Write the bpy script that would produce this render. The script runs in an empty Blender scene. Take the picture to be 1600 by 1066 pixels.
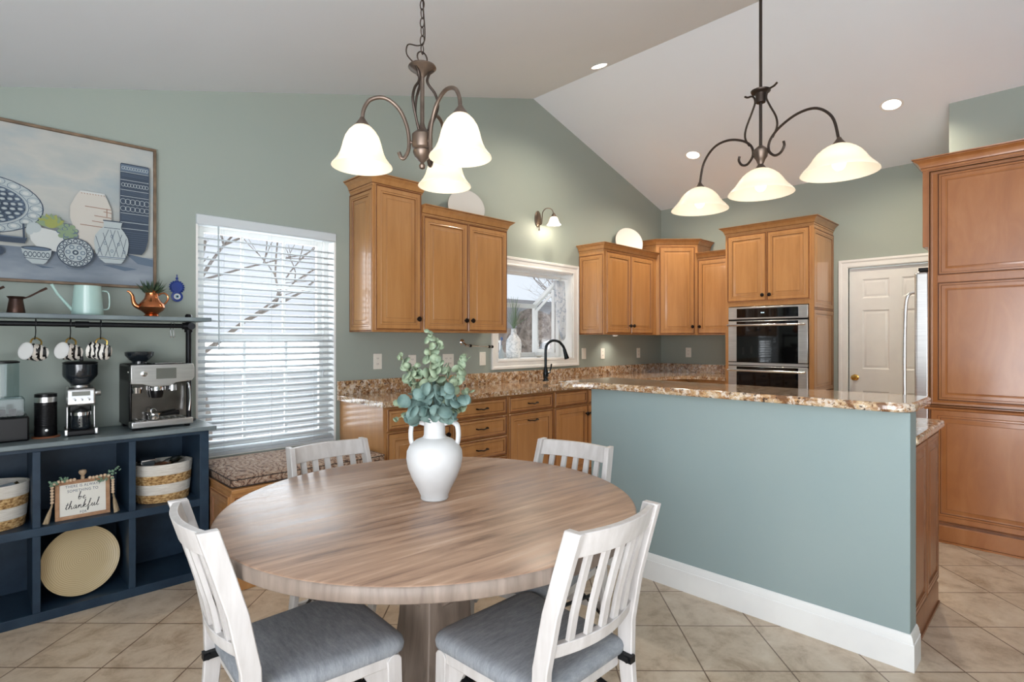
import bpy, bmesh, math, random
from mathutils import Vector, Matrix, noise
S = bpy.context.scene
COL = S.collection
PI = math.pi
R_ = math.radians
random.seed(7)

# ---------------------------------------------------------------- camera, world, exposure
cd = bpy.data.cameras.new('camera'); cam = bpy.data.objects.new('camera', cd); COL.objects.link(cam)
cam.location = (0, 0, 1.315); cam.rotation_euler = (R_(90), 0, R_(45.485 - 90))
cd.sensor_width = 36; cd.lens = 856.09 / 1600 * 36; cd.shift_x = -.0012; cd.shift_y = -.00106
cd.clip_start = .02; cd.clip_end = 200
S.camera = cam
S.view_settings.view_transform = 'Standard'; S.view_settings.look = 'None'
S.view_settings.exposure = 0.42; S.view_settings.gamma = 1.0; S.view_settings.use_curve_mapping = False

W = bpy.data.worlds.new('sky_and_ground_fill'); S.world = W; W.use_nodes = True
wn = W.node_tree.nodes; wn.clear()
wo = wn.new('ShaderNodeOutputWorld'); wb = wn.new('ShaderNodeBackground')
wt = wn.new('ShaderNodeTexCoord'); wr = wn.new('ShaderNodeValToRGB'); wx = wn.new('ShaderNodeSeparateXYZ')
W.node_tree.links.new(wt.outputs['Generated'], wx.inputs[0]); W.node_tree.links.new(wx.outputs['Z'], wr.inputs[0])
wr.color_ramp.elements[0].color = (.93, .96, 1.0, 1); wr.color_ramp.elements[0].position = 0.0  # lower half made brighter than the sky, added as fill for the ceiling
wr.color_ramp.elements[1].color = (.17, .185, .205, 1); wr.color_ramp.elements[1].position = .004
W.node_tree.links.new(wr.outputs[0], wb.inputs[0]); W.node_tree.links.new(wb.outputs[0], wo.inputs[0])
wb.inputs[1].default_value = 3.9

def area(name, loc, rot, size, size_y, power, col=(1, 1, 1)):
    l = bpy.data.lights.new(name, 'AREA'); l.shape = 'RECTANGLE'; l.size = size; l.size_y = size_y
    l.energy = power; l.color = col
    o = bpy.data.objects.new(name, l); COL.objects.link(o); o.location = loc; o.rotation_euler = rot
    return o
def point(name, loc, power, col=(1, .86, .68), r=.03):
    l = bpy.data.lights.new(name, 'POINT'); l.energy = power; l.color = col; l.shadow_soft_size = r
    o = bpy.data.objects.new(name, l); COL.objects.link(o); o.location = loc
    return o
def spot(name, loc, power, ang=110, col=(1, .9, .78), r=.05, rot=(0, 0, 0)):
    l = bpy.data.lights.new(name, 'SPOT'); l.energy = power; l.color = col; l.shadow_soft_size = r
    l.spot_size = R_(ang); l.spot_blend = .8
    o = bpy.data.objects.new(name, l); COL.objects.link(o); o.location = loc; o.rotation_euler = rot
    return o
area('fill_behind_camera', (-1.56, -.5, 1.2), (0, R_(-124), 0), 2.2, 2.5, 95, (.93, .96, 1))  # unseen fill light added behind the camera, tilted up to brighten the ceiling
# daylight coming in through the tall window of the left wall
area('daylight_window_1', (1.41, 3.97, 1.34), (R_(-90), 0, 0), .86, 1.4, 13, (.86, .94, 1))

# ---------------------------------------------------------------- helpers
def lin(c):
    return tuple(((x / 255) / 12.92 if x / 255 <= .04045 else ((x / 255 + .055) / 1.055) ** 2.4) for x in c)

def mat(name, rgb, rough=.5, metal=0, spec=.5, coat=0, emit=None, es=0, trans=0, alpha=1, coat_rough=.1):
    m = bpy.data.materials.new(name); m.use_nodes = True
    b = m.node_tree.nodes['Principled BSDF']
    c = lin(rgb)
    b.inputs['Base Color'].default_value = (*c, 1); b.inputs['Roughness'].default_value = rough
    b.inputs['Metallic'].default_value = metal; b.inputs['Specular IOR Level'].default_value = spec
    b.inputs['Coat Weight'].default_value = coat; b.inputs['Coat Roughness'].default_value = coat_rough
    b.inputs['Transmission Weight'].default_value = trans; b.inputs['Alpha'].default_value = alpha
    if emit: b.inputs['Emission Color'].default_value = (*lin(emit), 1); b.inputs['Emission Strength'].default_value = es
    return m

def nodes(m):
    return m.node_tree.nodes, m.node_tree.links, m.node_tree.nodes['Principled BSDF']

def vary(m, stops, scale=(1, 1, 1), nscale=5, detail=4, rough=.55, distort=0, bump=0, bscale=None, rot=(0, 0, 0), bdist=.01, kind='NOISE', coords='Object'):
    """procedural colour from a stretched noise; stops = [(pos, rgb)...]"""
    n, l, b = nodes(m)
    tc = n.new('ShaderNodeTexCoord'); mp = n.new('ShaderNodeMapping')
    mp.inputs['Scale'].default_value = scale; mp.inputs['Rotation'].default_value = rot
    l.new(tc.outputs[coords], mp.inputs[0])
    if kind == 'NOISE':
        t = n.new('ShaderNodeTexNoise'); t.inputs['Scale'].default_value = nscale; t.inputs['Detail'].default_value = detail
        t.inputs['Roughness'].default_value = rough; t.inputs['Distortion'].default_value = distort; out = t.outputs['Fac']
    else:
        t = n.new('ShaderNodeTexWave'); t.inputs['Scale'].default_value = nscale; t.inputs['Distortion'].default_value = distort
        t.inputs['Detail'].default_value = detail; out = t.outputs['Fac']
    l.new(mp.outputs[0], t.inputs['Vector'])
    r = n.new('ShaderNodeValToRGB'); cr = r.color_ramp
    while len(cr.elements) < len(stops): cr.elements.new(.5)
    for e, (p, c) in zip(cr.elements, stops): e.position = p; e.color = (*lin(c), 1)
    l.new(out, r.inputs[0]); l.new(r.outputs[0], b.inputs['Base Color'])
    if bump:
        bp = n.new('ShaderNodeBump'); bp.inputs['Strength'].default_value = bump; bp.inputs['Distance'].default_value = bdist
        if bscale:
            t2 = n.new('ShaderNodeTexNoise'); t2.inputs['Scale'].default_value = bscale; t2.inputs['Detail'].default_value = 3
            l.new(mp.outputs[0], t2.inputs['Vector']); l.new(t2.outputs['Fac'], bp.inputs['Height'])
        else: l.new(out, bp.inputs['Height'])
        l.new(bp.outputs[0], b.inputs['Normal'])
    return m

class MB:
    def __init__(s): s.v = []; s.f = []; s.m = []; s.s = []
    def add(s, vs, fs, m=0, smooth=False, M=None):
        o = len(s.v)
        for p in vs:
            p = Vector(p)
            s.v.append(M @ p if M is not None else p)
        for f in fs: s.f.append([i + o for i in f]); s.m.append(m); s.s.append(smooth)
        return s
    def box(s, x0, y0, z0, x1, y1, z1, m=0, M=None):
        if x1 < x0: x0, x1 = x1, x0
        if y1 < y0: y0, y1 = y1, y0
        if z1 < z0: z0, z1 = z1, z0
        vs = [(x0, y0, z0), (x1, y0, z0), (x1, y1, z0), (x0, y1, z0), (x0, y0, z1), (x1, y0, z1), (x1, y1, z1), (x0, y1, z1)]
        fs = [(0, 3, 2, 1), (4, 5, 6, 7), (0, 1, 5, 4), (1, 2, 6, 5), (2, 3, 7, 6), (3, 0, 4, 7)]
        return s.add(vs, fs, m, False, M)
    def lathe(s, prof, n=32, c=(0, 0, 0), m=0, M=None, sx=1, sy=1, mf=None, closed=None, cap=True):
        if closed is None: closed = len(prof) > 3 and math.hypot(prof[0][0] - prof[-1][0], prof[0][1] - prof[-1][1]) < .02
        vs = []; fs = []; k = len(prof)
        for r, z in prof:
            for i in range(n):
                a = 2 * PI * i / n; vs.append((c[0] + r * sx * math.cos(a), c[1] + r * sy * math.sin(a), c[2] + z))
        o = len(s.v); s.add(vs, [], m, True, M)
        for j in range(k - 1):
            mm = mf(j) if mf else m
            for i in range(n):
                a, b = j * n + i, j * n + (i + 1) % n
                s.f.append([o + a, o + b, o + b + n, o + a + n]); s.m.append(mm); s.s.append(True)
        if closed:
            for i in range(n):
                a, b = (k - 1) * n + i, (k - 1) * n + (i + 1) % n
                s.f.append([o + a, o + b, o + (i + 1) % n, o + i]); s.m.append(m); s.s.append(True)
            return s
        if not cap: return s
        if prof[0][0] > 1e-5: s.f.append([o + i for i in reversed(range(n))]); s.m.append(mf(0) if mf else m); s.s.append(False)
        if prof[-1][0] > 1e-5: s.f.append([o + (k - 1) * n + i for i in range(n)]); s.m.append(mf(k - 2) if mf else m); s.s.append(False)
        return s
    def cyl(s, c, r, h, n=24, m=0, M=None, r2=None):
        return s.lathe([(r, 0), (r if r2 is None else r2, h)], n, c, m, M)
    def tube(s, pts, r, n=10, m=0, M=None, closed=False, flat=1.0):
        P = [Vector(p) for p in pts]; k = len(P); rr = r if isinstance(r, (list, tuple)) else [r] * k
        T = []
        for i in range(k):
            a = P[(i - 1) % k] if (closed or i > 0) else P[i]; b = P[(i + 1) % k] if (closed or i < k - 1) else P[i]
            t = (b - a); T.append(t.normalized() if t.length > 1e-9 else Vector((0, 0, 1)))
        u = T[0].orthogonal().normalized(); vs = []
        for i in range(k):
            u = (u - T[i] * u.dot(T[i]))
            u = u.normalized() if u.length > 1e-6 else T[i].orthogonal().normalized()
            w = T[i].cross(u)
            for j in range(n):
                a = 2 * PI * j / n; vs.append(P[i] + (u * math.cos(a) + w * math.sin(a) * flat) * rr[i])
        fs = []
        for i in range(k if closed else k - 1):
            for j in range(n):
                a = i * n + j; b = i * n + (j + 1) % n; c = ((i + 1) % k) * n + (j + 1) % n; d = ((i + 1) % k) * n + j
                fs.append((a, b, c, d))
        o = len(s.v); s.add(vs, fs, m, True, M)
        if not closed:
            s.f.append([o + j for j in reversed(range(n))]); s.m.append(m); s.s.append(False)
            s.f.append([o + (k - 1) * n + j for j in range(n)]); s.m.append(m); s.s.append(False)
        return s
    def prism(s, poly, a0, a1, axis='Z', m=0, M=None):
        """polygon extruded along an axis. axis Z: poly=(x,y); Y: poly=(x,z); X: poly=(y,z)"""
        k = len(poly)
        def p3(p, a): return {'Z': (p[0], p[1], a), 'Y': (p[0], a, p[1]), 'X': (a, p[0], p[1])}[axis]
        vs = [p3(p, a0) for p in poly] + [p3(p, a1) for p in poly]
        fs = [list(reversed(range(k))), list(range(k, 2 * k))] + [(i, (i + 1) % k, k + (i + 1) % k, k + i) for i in range(k)]
        return s.add(vs, fs, m, False, M)
    def sweep(s, path, prof, z=0, closed=False, m=0, M=None, mf=None):
        """profile [(out, up)] swept with mitred corners along an xy path; out is to the right of travel"""
        k = len(path); P = [Vector((p[0], p[1])) for p in path]; N = []
        for i in range(k):
            if closed or 0 < i < k - 1:
                d0 = (P[i] - P[(i - 1) % k]).normalized(); d1 = (P[(i + 1) % k] - P[i]).normalized()
            elif i == 0: d0 = d1 = (P[1] - P[0]).normalized()
            else: d0 = d1 = (P[-1] - P[-2]).normalized()
            n0 = Vector((d0.y, -d0.x)); n1 = Vector((d1.y, -d1.x)); nn = (n0 + n1)
            nn = nn / max(nn.dot(n0), .2); N.append(nn)
        q = len(prof); vs = []
        for i in range(k):
            for o, h in prof: vs.append((P[i].x + N[i].x * o, P[i].y + N[i].y * o, z + h))
        o_ = len(s.v); s.add(vs, [], m, False, M)
        for i in range(k if closed else k - 1):
            for j in range(q - 1):
                a = i * q + j; b = ((i + 1) % k) * q + j
                s.f.append([o_ + a, o_ + b, o_ + b + 1, o_ + a + 1]); s.m.append(mf(j) if mf else m); s.s.append(False)
        if not closed:
            s.f.append([o_ + j for j in reversed(range(q))]); s.m.append(m); s.s.append(False)
            s.f.append([o_ + (k - 1) * q + j for j in range(q)]); s.m.append(m); s.s.append(False)
        return s
    def rings(s, rings, m=0, M=None, smooth=True, cap=True):
        n = len(rings[0]); vs = [p for r in rings for p in r]; o = len(s.v); s.add(vs, [], m, True, M)
        for j in range(len(rings) - 1):
            for i in range(n):
                a = j * n + i; b = j * n + (i + 1) % n
                s.f.append([o + a, o + b, o + b + n, o + a + n]); s.m.append(m); s.s.append(smooth)
        if cap:
            s.f.append([o + i for i in reversed(range(n))]); s.m.append(m); s.s.append(False)
            s.f.append([o + (len(rings) - 1) * n + i for i in range(n)]); s.m.append(m); s.s.append(smooth)
        return s
    def sphere(s, c, r, n=12, m=0, M=None, sc=(1, 1, 1)):
        h = max(4, n // 2); pr = [(max(1e-4, math.sin(PI * i / h)) * r, -math.cos(PI * i / h) * r * sc[2]) for i in range(h + 1)]
        return s.lathe(pr, n, c, m, M, sc[0], sc[1])
    def build(s, name, mats, parent=None, bevel=0, seg=2, sharp=35, loc=None, rot=None):
        me = bpy.data.meshes.new(name)
        me.from_pydata([tuple(v) for v in s.v], [], s.f)
        if not isinstance(mats, (list, tuple)): mats = [mats]
        for x in mats: me.materials.append(x)
        me.polygons.foreach_set('material_index', s.m); me.polygons.foreach_set('use_smooth', s.s)
        bm = bmesh.new(); bm.from_mesh(me); bmesh.ops.recalc_face_normals(bm, faces=bm.faces); bm.to_mesh(me); bm.free()
        me.set_sharp_from_angle(angle=R_(sharp)); me.update()
        o = bpy.data.objects.new(name, me); COL.objects.link(o)
        if parent is not None: o.parent = parent
        if loc: o.location = loc
        if rot: o.rotation_euler = rot
        if bevel:
            b = o.modifiers.new('bevel', 'BEVEL'); b.width = bevel; b.segments = seg; b.limit_method = 'ANGLE'; b.angle_limit = R_(40)
        return o

def tag(o, label=None, cat=None, group=None, kind=None):
    if label: o['label'] = label
    if cat: o['category'] = cat
    if group: o['group'] = group
    if kind: o['kind'] = kind
    return o
def thing(name, label, cat, loc=(0, 0, 0), rz=0, group=None, rot=None):
    o = bpy.data.objects.new(name, None); COL.objects.link(o); o.empty_display_size = .05
    o.location = loc; o.rotation_euler = rot or (0, 0, rz)
    return tag(o, label, cat, group)
def struct(o): o['kind'] = 'structure'; return o
def copy_tree(o, parent=None):
    c = o.copy(); COL.objects.link(c); c.parent = parent
    for ch in list(o.children): copy_tree(ch, c)
    return c
def smooth_path(pts, sub=6, closed=False):
    P = [Vector(p) for p in pts]; out = []; k = len(P)
    for i in range(k if closed else k - 1):
        if closed: a, b, c, d = P[(i - 1) % k], P[i], P[(i + 1) % k], P[(i + 2) % k]
        else: a, b, c, d = P[max(i - 1, 0)], P[i], P[i + 1], P[min(i + 2, k - 1)]
        for j in range(sub):
            t = j / sub
            out.append(.5 * ((2 * b) + (c - a) * t + (2 * a - 5 * b + 4 * c - d) * t * t + (3 * b - 3 * c + d - a) * t ** 3))
    if not closed: out.append(P[-1])
    return out
def round_poly(pts, r, seg=5):
    out = []; k = len(pts); rs = r if isinstance(r, (list, tuple)) else [r] * k
    for i in range(k):
        p = Vector(pts[i]).to_2d(); a = (Vector(pts[i - 1]).to_2d() - p); b = (Vector(pts[(i + 1) % k]).to_2d() - p)
        q = rs[i]
        if q < 1e-5: out.append((p.x, p.y)); continue
        ang = a.angle(b); t = min(q / math.tan(ang / 2), a.length * .49, b.length * .49)
        p0 = p + a.normalized() * t; p1 = p + b.normalized() * t
        for j in range(seg + 1):
            u = j / seg; v = p0 * (1 - u) ** 2 + p * 2 * u * (1 - u) * .97 + p1 * u * u + p * 2 * u * (1 - u) * .03
            out.append((v.x, v.y))
    return out

# ---------------------------------------------------------------- materials
M_wall = vary(mat('sage_paint', (156, 165, 156), .55, spec=.35), [(.35, (158, 166, 157)), (.65, (154, 164, 156))], nscale=1.2, bump=.04, bscale=300)
M_wall_island = vary(mat('sage_paint_window_tint', (140, 162, 160), .5, spec=.3), [(.35, (148, 163, 162)), (.65, (143, 160, 160))], nscale=1.5, bump=.04, bscale=300)  # wall paint with the bluish window light put into its colour
M_ceil = vary(mat('ceiling_white', (238, 240, 243), .8, spec=.2), [(.4, (232, 238, 245)), (.6, (230, 236, 243))], nscale=1)
M_trim = vary(mat('white_trim_paint', (235, 235, 232), .35), [(.4, (238, 238, 235)), (.6, (232, 232, 230))], nscale=3)
M_wood = vary(mat('maple_honey', (190, 130, 76), .3, coat=.5, coat_rough=.12), [(.25, (167, 117, 68)), (.5, (179, 128, 77)), (.75, (190, 140, 88))], scale=(6, 6, .7), nscale=3, detail=8, rough=.6, distort=.4)
M_glaze = vary(mat('glaze_line', (110, 66, 34), .45), [(.4, (106, 62, 32)), (.6, (126, 78, 42))], nscale=9)
M_knob = mat('oil_bronze', (38, 30, 27), .35, metal=.7)
M_steel = vary(mat('brushed_steel', (200, 200, 200), .3, metal=1), [(.3, (208, 208, 208)), (.7, (232, 232, 231))], scale=(1, 1, 40), nscale=6)
M_chrome = mat('chrome', (220, 220, 222), .1, metal=1)
M_blackglass = mat('black_glass', (10, 10, 11), .04, spec=.55)
M_black = mat('black_plastic', (16, 16, 18), .3, spec=.25)
M_blackmetal = mat('black_metal', (26, 27, 30), .45, metal=.6)
M_brass = mat('brass', (205, 165, 90), .2, metal=1)
M_outlet = mat('outlet_white', (235, 232, 222), .35)
M_outhole = mat('outlet_slot', (70, 66, 60), .6)

def granite():
    m = mat('granite', (200, 170, 140), .12, coat=.5, coat_rough=.05); n, l, b = nodes(m)
    tc = n.new('ShaderNodeTexCoord')
    def nz(sc, det, ro, dist=0, map_=None):
        t = n.new('ShaderNodeTexNoise'); t.inputs['Scale'].default_value = sc; t.inputs['Detail'].default_value = det
        t.inputs['Roughness'].default_value = ro; t.inputs['Distortion'].default_value = dist
        l.new((map_ or tc).outputs[0 if map_ else 'Object'], t.inputs['Vector']); return t
    mp = n.new('ShaderNodeMapping'); mp.inputs['Scale'].default_value = (2.2, .7, 1.5); mp.inputs['Rotation'].default_value = (0, 0, .5); l.new(tc.outputs['Object'], mp.inputs[0])
    def ramp(src, st):
        r = n.new('ShaderNodeValToRGB'); cr = r.color_ramp
        while len(cr.elements) < len(st): cr.elements.new(.5)
        for e, (p, c) in zip(cr.elements, st): e.position = p; e.color = (*lin(c), 1) if len(c) == 3 else (c[0],) * 3 + (1,)
        l.new(src, r.inputs[0]); return r
    base = ramp(nz(4.5, 7, .66, 2.2, mp).outputs['Fac'], [(.28, (220, 208, 188)), (.42, (198, 160, 116)), (.50, (142, 98, 62)), (.58, (206, 178, 140)), (.72, (110, 76, 52))])
    g1 = ramp(nz(30, 6, .72, .6).outputs['Fac'], [(.42, (.75,)), (.50, (0,))])
    light = n.new('ShaderNodeMix'); light.data_type = 'RGBA'; l.new(g1.outputs[0], light.inputs[0])
    l.new(base.outputs[0], light.inputs[6]); light.inputs[7].default_value = (*lin((232, 222, 208)), 1)
    g2 = ramp(nz(42, 7, .75, .5).outputs['Fac'], [(.555, (0,)), (.61, (1,))])
    dark = n.new('ShaderNodeMix'); dark.data_type = 'RGBA'; l.new(g2.outputs[0], dark.inputs[0])
    l.new(light.outputs[2], dark.inputs[6]); dark.inputs[7].default_value = (*lin((64, 46, 38)), 1)
    g3 = ramp(nz(15, 5, .7, 1).outputs['Fac'], [(.57, (0,)), (.63, (1,))])
    br = n.new('ShaderNodeMix'); br.data_type = 'RGBA'; l.new(g3.outputs[0], br.inputs[0])
    l.new(dark.outputs[2], br.inputs[6]); br.inputs[7].default_value = (*lin((118, 82, 54)), 1)
    l.new(br.outputs[2], b.inputs['Base Color']); return m
M_granite = granite()

def tile():
    m = mat('floor_tile', (190, 170, 145), .34, spec=.45); n, l, b = nodes(m)
    tc = n.new('ShaderNodeTexCoord'); mp = n.new('ShaderNodeMapping'); mp.inputs['Rotation'].default_value = (0, 0, R_(45))
    mp.inputs['Location'].default_value = (-.737 + 20 * .344 - .002, -2.18 + 20 * .344 - .002, 0)
    l.new(tc.outputs['Object'], mp.inputs[0])
    bk = n.new('ShaderNodeTexBrick'); bk.offset = 0; bk.squash = 1
    for k, v in (('Scale', 1), ('Mortar Size', .0032), ('Mortar Smooth', .15), ('Brick Width', .344), ('Row Height', .344), ('Bias', 0)): bk.inputs[k].default_value = v
    bk.inputs['Color1'].default_value = (*lin((222, 209, 192)), 1); bk.inputs['Color2'].default_value = (*lin((212, 196, 176)), 1)
    bk.inputs['Mortar'].default_value = (*lin((132, 112, 94)), 1)
    l.new(mp.outputs[0], bk.inputs['Vector'])
    t = n.new('ShaderNodeTexNoise'); t.inputs['Scale'].default_value = 7; t.inputs['Detail'].default_value = 10; t.inputs['Roughness'].default_value = .72; t.inputs['Distortion'].default_value = .3
    l.new(tc.outputs['Object'], t.inputs['Vector'])
    r = n.new('ShaderNodeValToRGB'); cr = r.color_ramp; cr.elements.new(.5)
    for e, (p, c) in zip(cr.elements, [(.30, (190, 176, 160)), (.5, (238, 232, 224)), (.7, (255, 254, 252))]): e.position = p; e.color = (*lin(c), 1)
    l.new(t.outputs['Fac'], r.inputs[0])
    mx = n.new('ShaderNodeMix'); mx.data_type = 'RGBA'; mx.blend_type = 'MULTIPLY'; mx.inputs[0].default_value = 1
    l.new(bk.outputs['Color'], mx.inputs[6]); l.new(r.outputs[0], mx.inputs[7])
    l.new(mx.outputs[2], b.inputs['Base Color'])
    bp = n.new('ShaderNodeBump'); bp.inputs['Strength'].default_value = .35; bp.inputs['Distance'].default_value = .004; bp.invert = True
    l.new(bk.outputs['Fac'], bp.inputs['Height'])
    bp2 = n.new('ShaderNodeBump'); bp2.inputs['Strength'].default_value = .12; bp2.inputs['Distance'].default_value = .01
    l.new(t.outputs['Fac'], bp2.inputs['Height']); l.new(bp.outputs[0], bp2.inputs['Normal']); l.new(bp2.outputs[0], b.inputs['Normal'])
    return m
M_tile = tile()

# ---------------------------------------------------------------- the room
A, B = 3.73, 6.36                       # left wall (y = A), far right wall (x = B)
XP, ZP, SL = 3.947, 3.704, .293          # ridge of the vaulted ceiling
def zc(x): return ZP - SL * abs(x - XP)
XL, YB = -1.6, -1.9

struct(MB().box(XL, YB, -.06, B + .2, A + .2, 0).build('floor', M_tile))
c = MB()
c.prism([(XL, zc(XL)), (XP, ZP), (XP, ZP + .12), (XL, zc(XL) + .12)], YB, A + .2, 'Y')
c.prism([(XP, ZP), (B + .2, zc(B + .2)), (B + .2, zc(B + .2) + .12), (XP, ZP + .12)], YB, A + .2, 'Y')
struct(c.build('ceiling', M_ceil))

# left wall with two window openings
w = MB(); T = .16
def wallcol(x0, x1, z0, z1=None):
    if z1 is None:
        if x0 < XP < x1: p = [(x0, z0), (x1, z0), (x1, zc(x1)), (XP, ZP), (x0, zc(x0))]
        else: p = [(x0, z0), (x1, z0), (x1, zc(x1)), (x0, zc(x0))]
    else: p = [(x0, z0), (x1, z0), (x1, z1), (x0, z1)]
    w.prism(p, A, A + T, 'Y')
W1 = (.96, 1.866, .585, 2.084); W2 = (3.465, 4.56, 1.125, 2.02)
wallcol(XL, W1[0], 0); wallcol(W1[0], W1[1], 0, W1[2]); wallcol(W1[0], W1[1], W1[3])
wallcol(W1[1], W2[0], 0); wallcol(W2[0], W2[1], 0, W2[2]); wallcol(W2[0], W2[1], W2[3]); wallcol(W2[1], B + .1, 0)
struct(w.build('wall_left', M_wall))
# far right wall with the door opening
w = MB(); DY0, DY1, DZ = .80, 1.59, 2.045; zb = zc(B)
w.box(B, DY1, 0, B + .12, A + .1, zb); w.box(B, DY0, DZ, B + .12, DY1, zb); w.box(B, YB, 0, B + .12, DY0, zb)
struct(w.build('wall_right', M_wall))
w = MB(); w.prism([(5.6, 0), (B, 0), (B, zc(B)), (5.6, zc(5.6))], YB, .686, 'Y')
struct(w.build('wall_closet', M_wall))
w = MB(); w.box(XL - .12, .9, 0, XL, A + .1, zc(XL)); struct(w.build('wall_side', M_wall))
# unseen door frame added behind the camera to go with the fill light
w = MB(); w.box(XL - .06, -1.62, 0, XL, -1.56, 2.5); w.box(XL - .06, .56, 0, XL, .62, 2.5); w.box(XL - .06, -.53, .03, XL, -.47, 2.44); w.box(XL - .06, -1.56, 2.44, XL, .56, 2.5); w.box(XL - .06, -1.56, 0, XL, .56, .03)
struct(w.build('added_door_frame', M_trim))
w = MB(); w.prism([(1.0, 0), (B + .2, 0), (B + .2, zc(B + .2)), (XP, ZP), (1.0, zc(1.0))], YB - .12, YB, 'Y'); struct(w.build('wall_back', M_wall))
w = MB()
for (a0, a1, b0, b1) in (W1, W2):
    q = .012
    w.box(a0, A + .001, b0, a0 + q, A + T, b1); w.box(a1 - q, A + .001, b0, a1, A + T, b1); w.box(a0, A + .001, b1 - q, a1, A + T, b1); w.box(a0, A + .001, b0, a1, A + T, b0 + q * .5)
struct(w.build('trim_3', M_trim))

# island half wall
w = MB(); w.box(2.655, .447, 0, 2.775, 2.03, 1.024); struct(w.build('wall_island', M_wall_island, bevel=.004))
bprof = [(0, .0), (.016, 0), (.016, .105), (.013, .108), (.013, .114), (.010, .122), (.010, .128), (.004, .140), (0, .142)]
b = MB(); b.sweep([(2.775, 2.03), (2.655, 2.03), (2.655, .447), (2.775, .447)], bprof, 0)
struct(b.build('baseboard_island', M_trim))

# ---- window 1: double hung, grid of panes
M_glass = mat('window_glass', (255, 255, 255), .0, spec=.5)
n, l, bb = nodes(M_glass); tr = n.new('ShaderNodeBsdfTransparent'); gl = n.new('ShaderNodeBsdfGlossy'); gl.inputs['Roughness'].default_value = .02
ms = n.new('ShaderNodeMixShader'); ms.inputs[0].default_value = .06
l.new(tr.outputs[0], ms.inputs[1]); l.new(gl.outputs[0], ms.inputs[2]); l.new(ms.outputs[0], n['Material Output'].inputs[0])
win = bpy.data.objects.new('window_1', None); COL.objects.link(win); win.location = (W1[0], A, W1[2]); struct(win)
ww, wh = W1[1] - W1[0], W1[3] - W1[2]
f = MB(); yo = .10
f.box(0, yo, 0, .045, yo + .06, wh); f.box(ww - .045, yo, 0, ww, yo + .06, wh); f.box(.045, yo, 0, ww - .045, yo + .06, .05); f.box(.045, yo, wh - .05, ww - .045, yo + .06, wh)
f.build('window_frame', M_trim, win, bevel=.004)
for nm, z0, z1, y in (('upper_sash', wh * .49, wh - .04, yo + .035), ('lower_sash', .04, wh * .49 + .04, yo + .0)):
    s_ = MB(); a, b_ = .04, ww - .04
    s_.box(a, y, z0, a + .04, y + .028, z1); s_.box(b_ - .04, y, z0, b_, y + .028, z1); s_.box(a + .04, y, z0, b_ - .04, y + .028, z0 + .045); s_.box(a + .04, y, z1 - .045, b_ - .04, y + .028, z1)
    for i in (1, 2): xx = a + (b_ - a) * i / 3; s_.box(xx - .01, y + .006, z0 + .045, xx + .01, y + .022, z1 - .045)
    zm = (z0 + z1) / 2; s_.box(a + .04, y + .008, zm - .01, b_ - .04, y + .020, zm + .01)
    so = s_.build(nm, M_trim, win, bevel=.002)
    g = MB(); g.box(a + .02, y + .012, z0 + .02, b_ - .02, y + .015, z1 - .02); g.build('glass', M_glass, so)

# ---- blind hanging in window 1
M_blind = mat('blind_white', (214, 220, 223), .5)
n, l, bb = nodes(M_blind); bb.inputs['Subsurface Weight'].default_value = 0
tl = n.new('ShaderNodeBsdfTranslucent'); tl.inputs[0].default_value = (.9, .93, .95, 1); ms = n.new('ShaderNodeMixShader'); ms.inputs[0].default_value = .2
l.new(bb.outputs[0], ms.inputs[1]); l.new(tl.outputs[0], ms.inputs[2]); l.new(ms.outputs[0], n['Material Output'].inputs[0])
bl = thing('window_blind', 'white slatted blind lowered over the tall window beside the coffee shelf', 'blind', (W1[0], A, W1[2]))
x0, x1 = .006, ww - .006
s_ = MB(); pitch = .0425; ns = int((wh - .12) / pitch)
for i in range(ns):
    z = .045 + i * pitch; tilt = .009
    s_.add([(x0, .008, z - tilt), (x1, .008, z - tilt), (x1, .03, z + .0015), (x0, .03, z + .0015), (x1, .054, z + tilt * .8), (x0, .054, z + tilt * .8)], [(0, 1, 2, 3), (3, 2, 4, 5)], 0, True)
so = s_.build('slats', M_blind, bl); so.modifiers.new('solid', 'SOLIDIFY').thickness = .0025
MB().box(0, -.012, wh - .062, ww, .055, wh, 0).build('valance', M_blind, bl, bevel=.006)
MB().box(x0, .01, .006, x1, .052, .026, 0).build('bottom_rail', M_blind, bl, bevel=.004)
s_ = MB()
for xx in (.16, ww * .5, ww - .16):
    for yy in (.006, .056): s_.tube([(xx, yy, .02), (xx, yy, wh - .05)], .0011, 5)
s_.build('ladder_cords', M_blind, bl)
s_ = MB(); s_.tube([(.125, -.004, wh - .06), (.128, -.006, wh - .83)], .0045, 8); s_.build('tilt_wand', mat('wand_grey', (170, 182, 186), .3), bl)
s_ = MB(); s_.tube([(ww - .10, -.004, wh - .06), (ww - .10, -.004, wh - 1.0)], .0013, 5); s_.lathe([(.002, .03), (.006, 0), (.004, -.012)], 8, (ww - .10, -.004, wh - 1.02)); s_.build('pull_cord', M_blind, bl)

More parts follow.
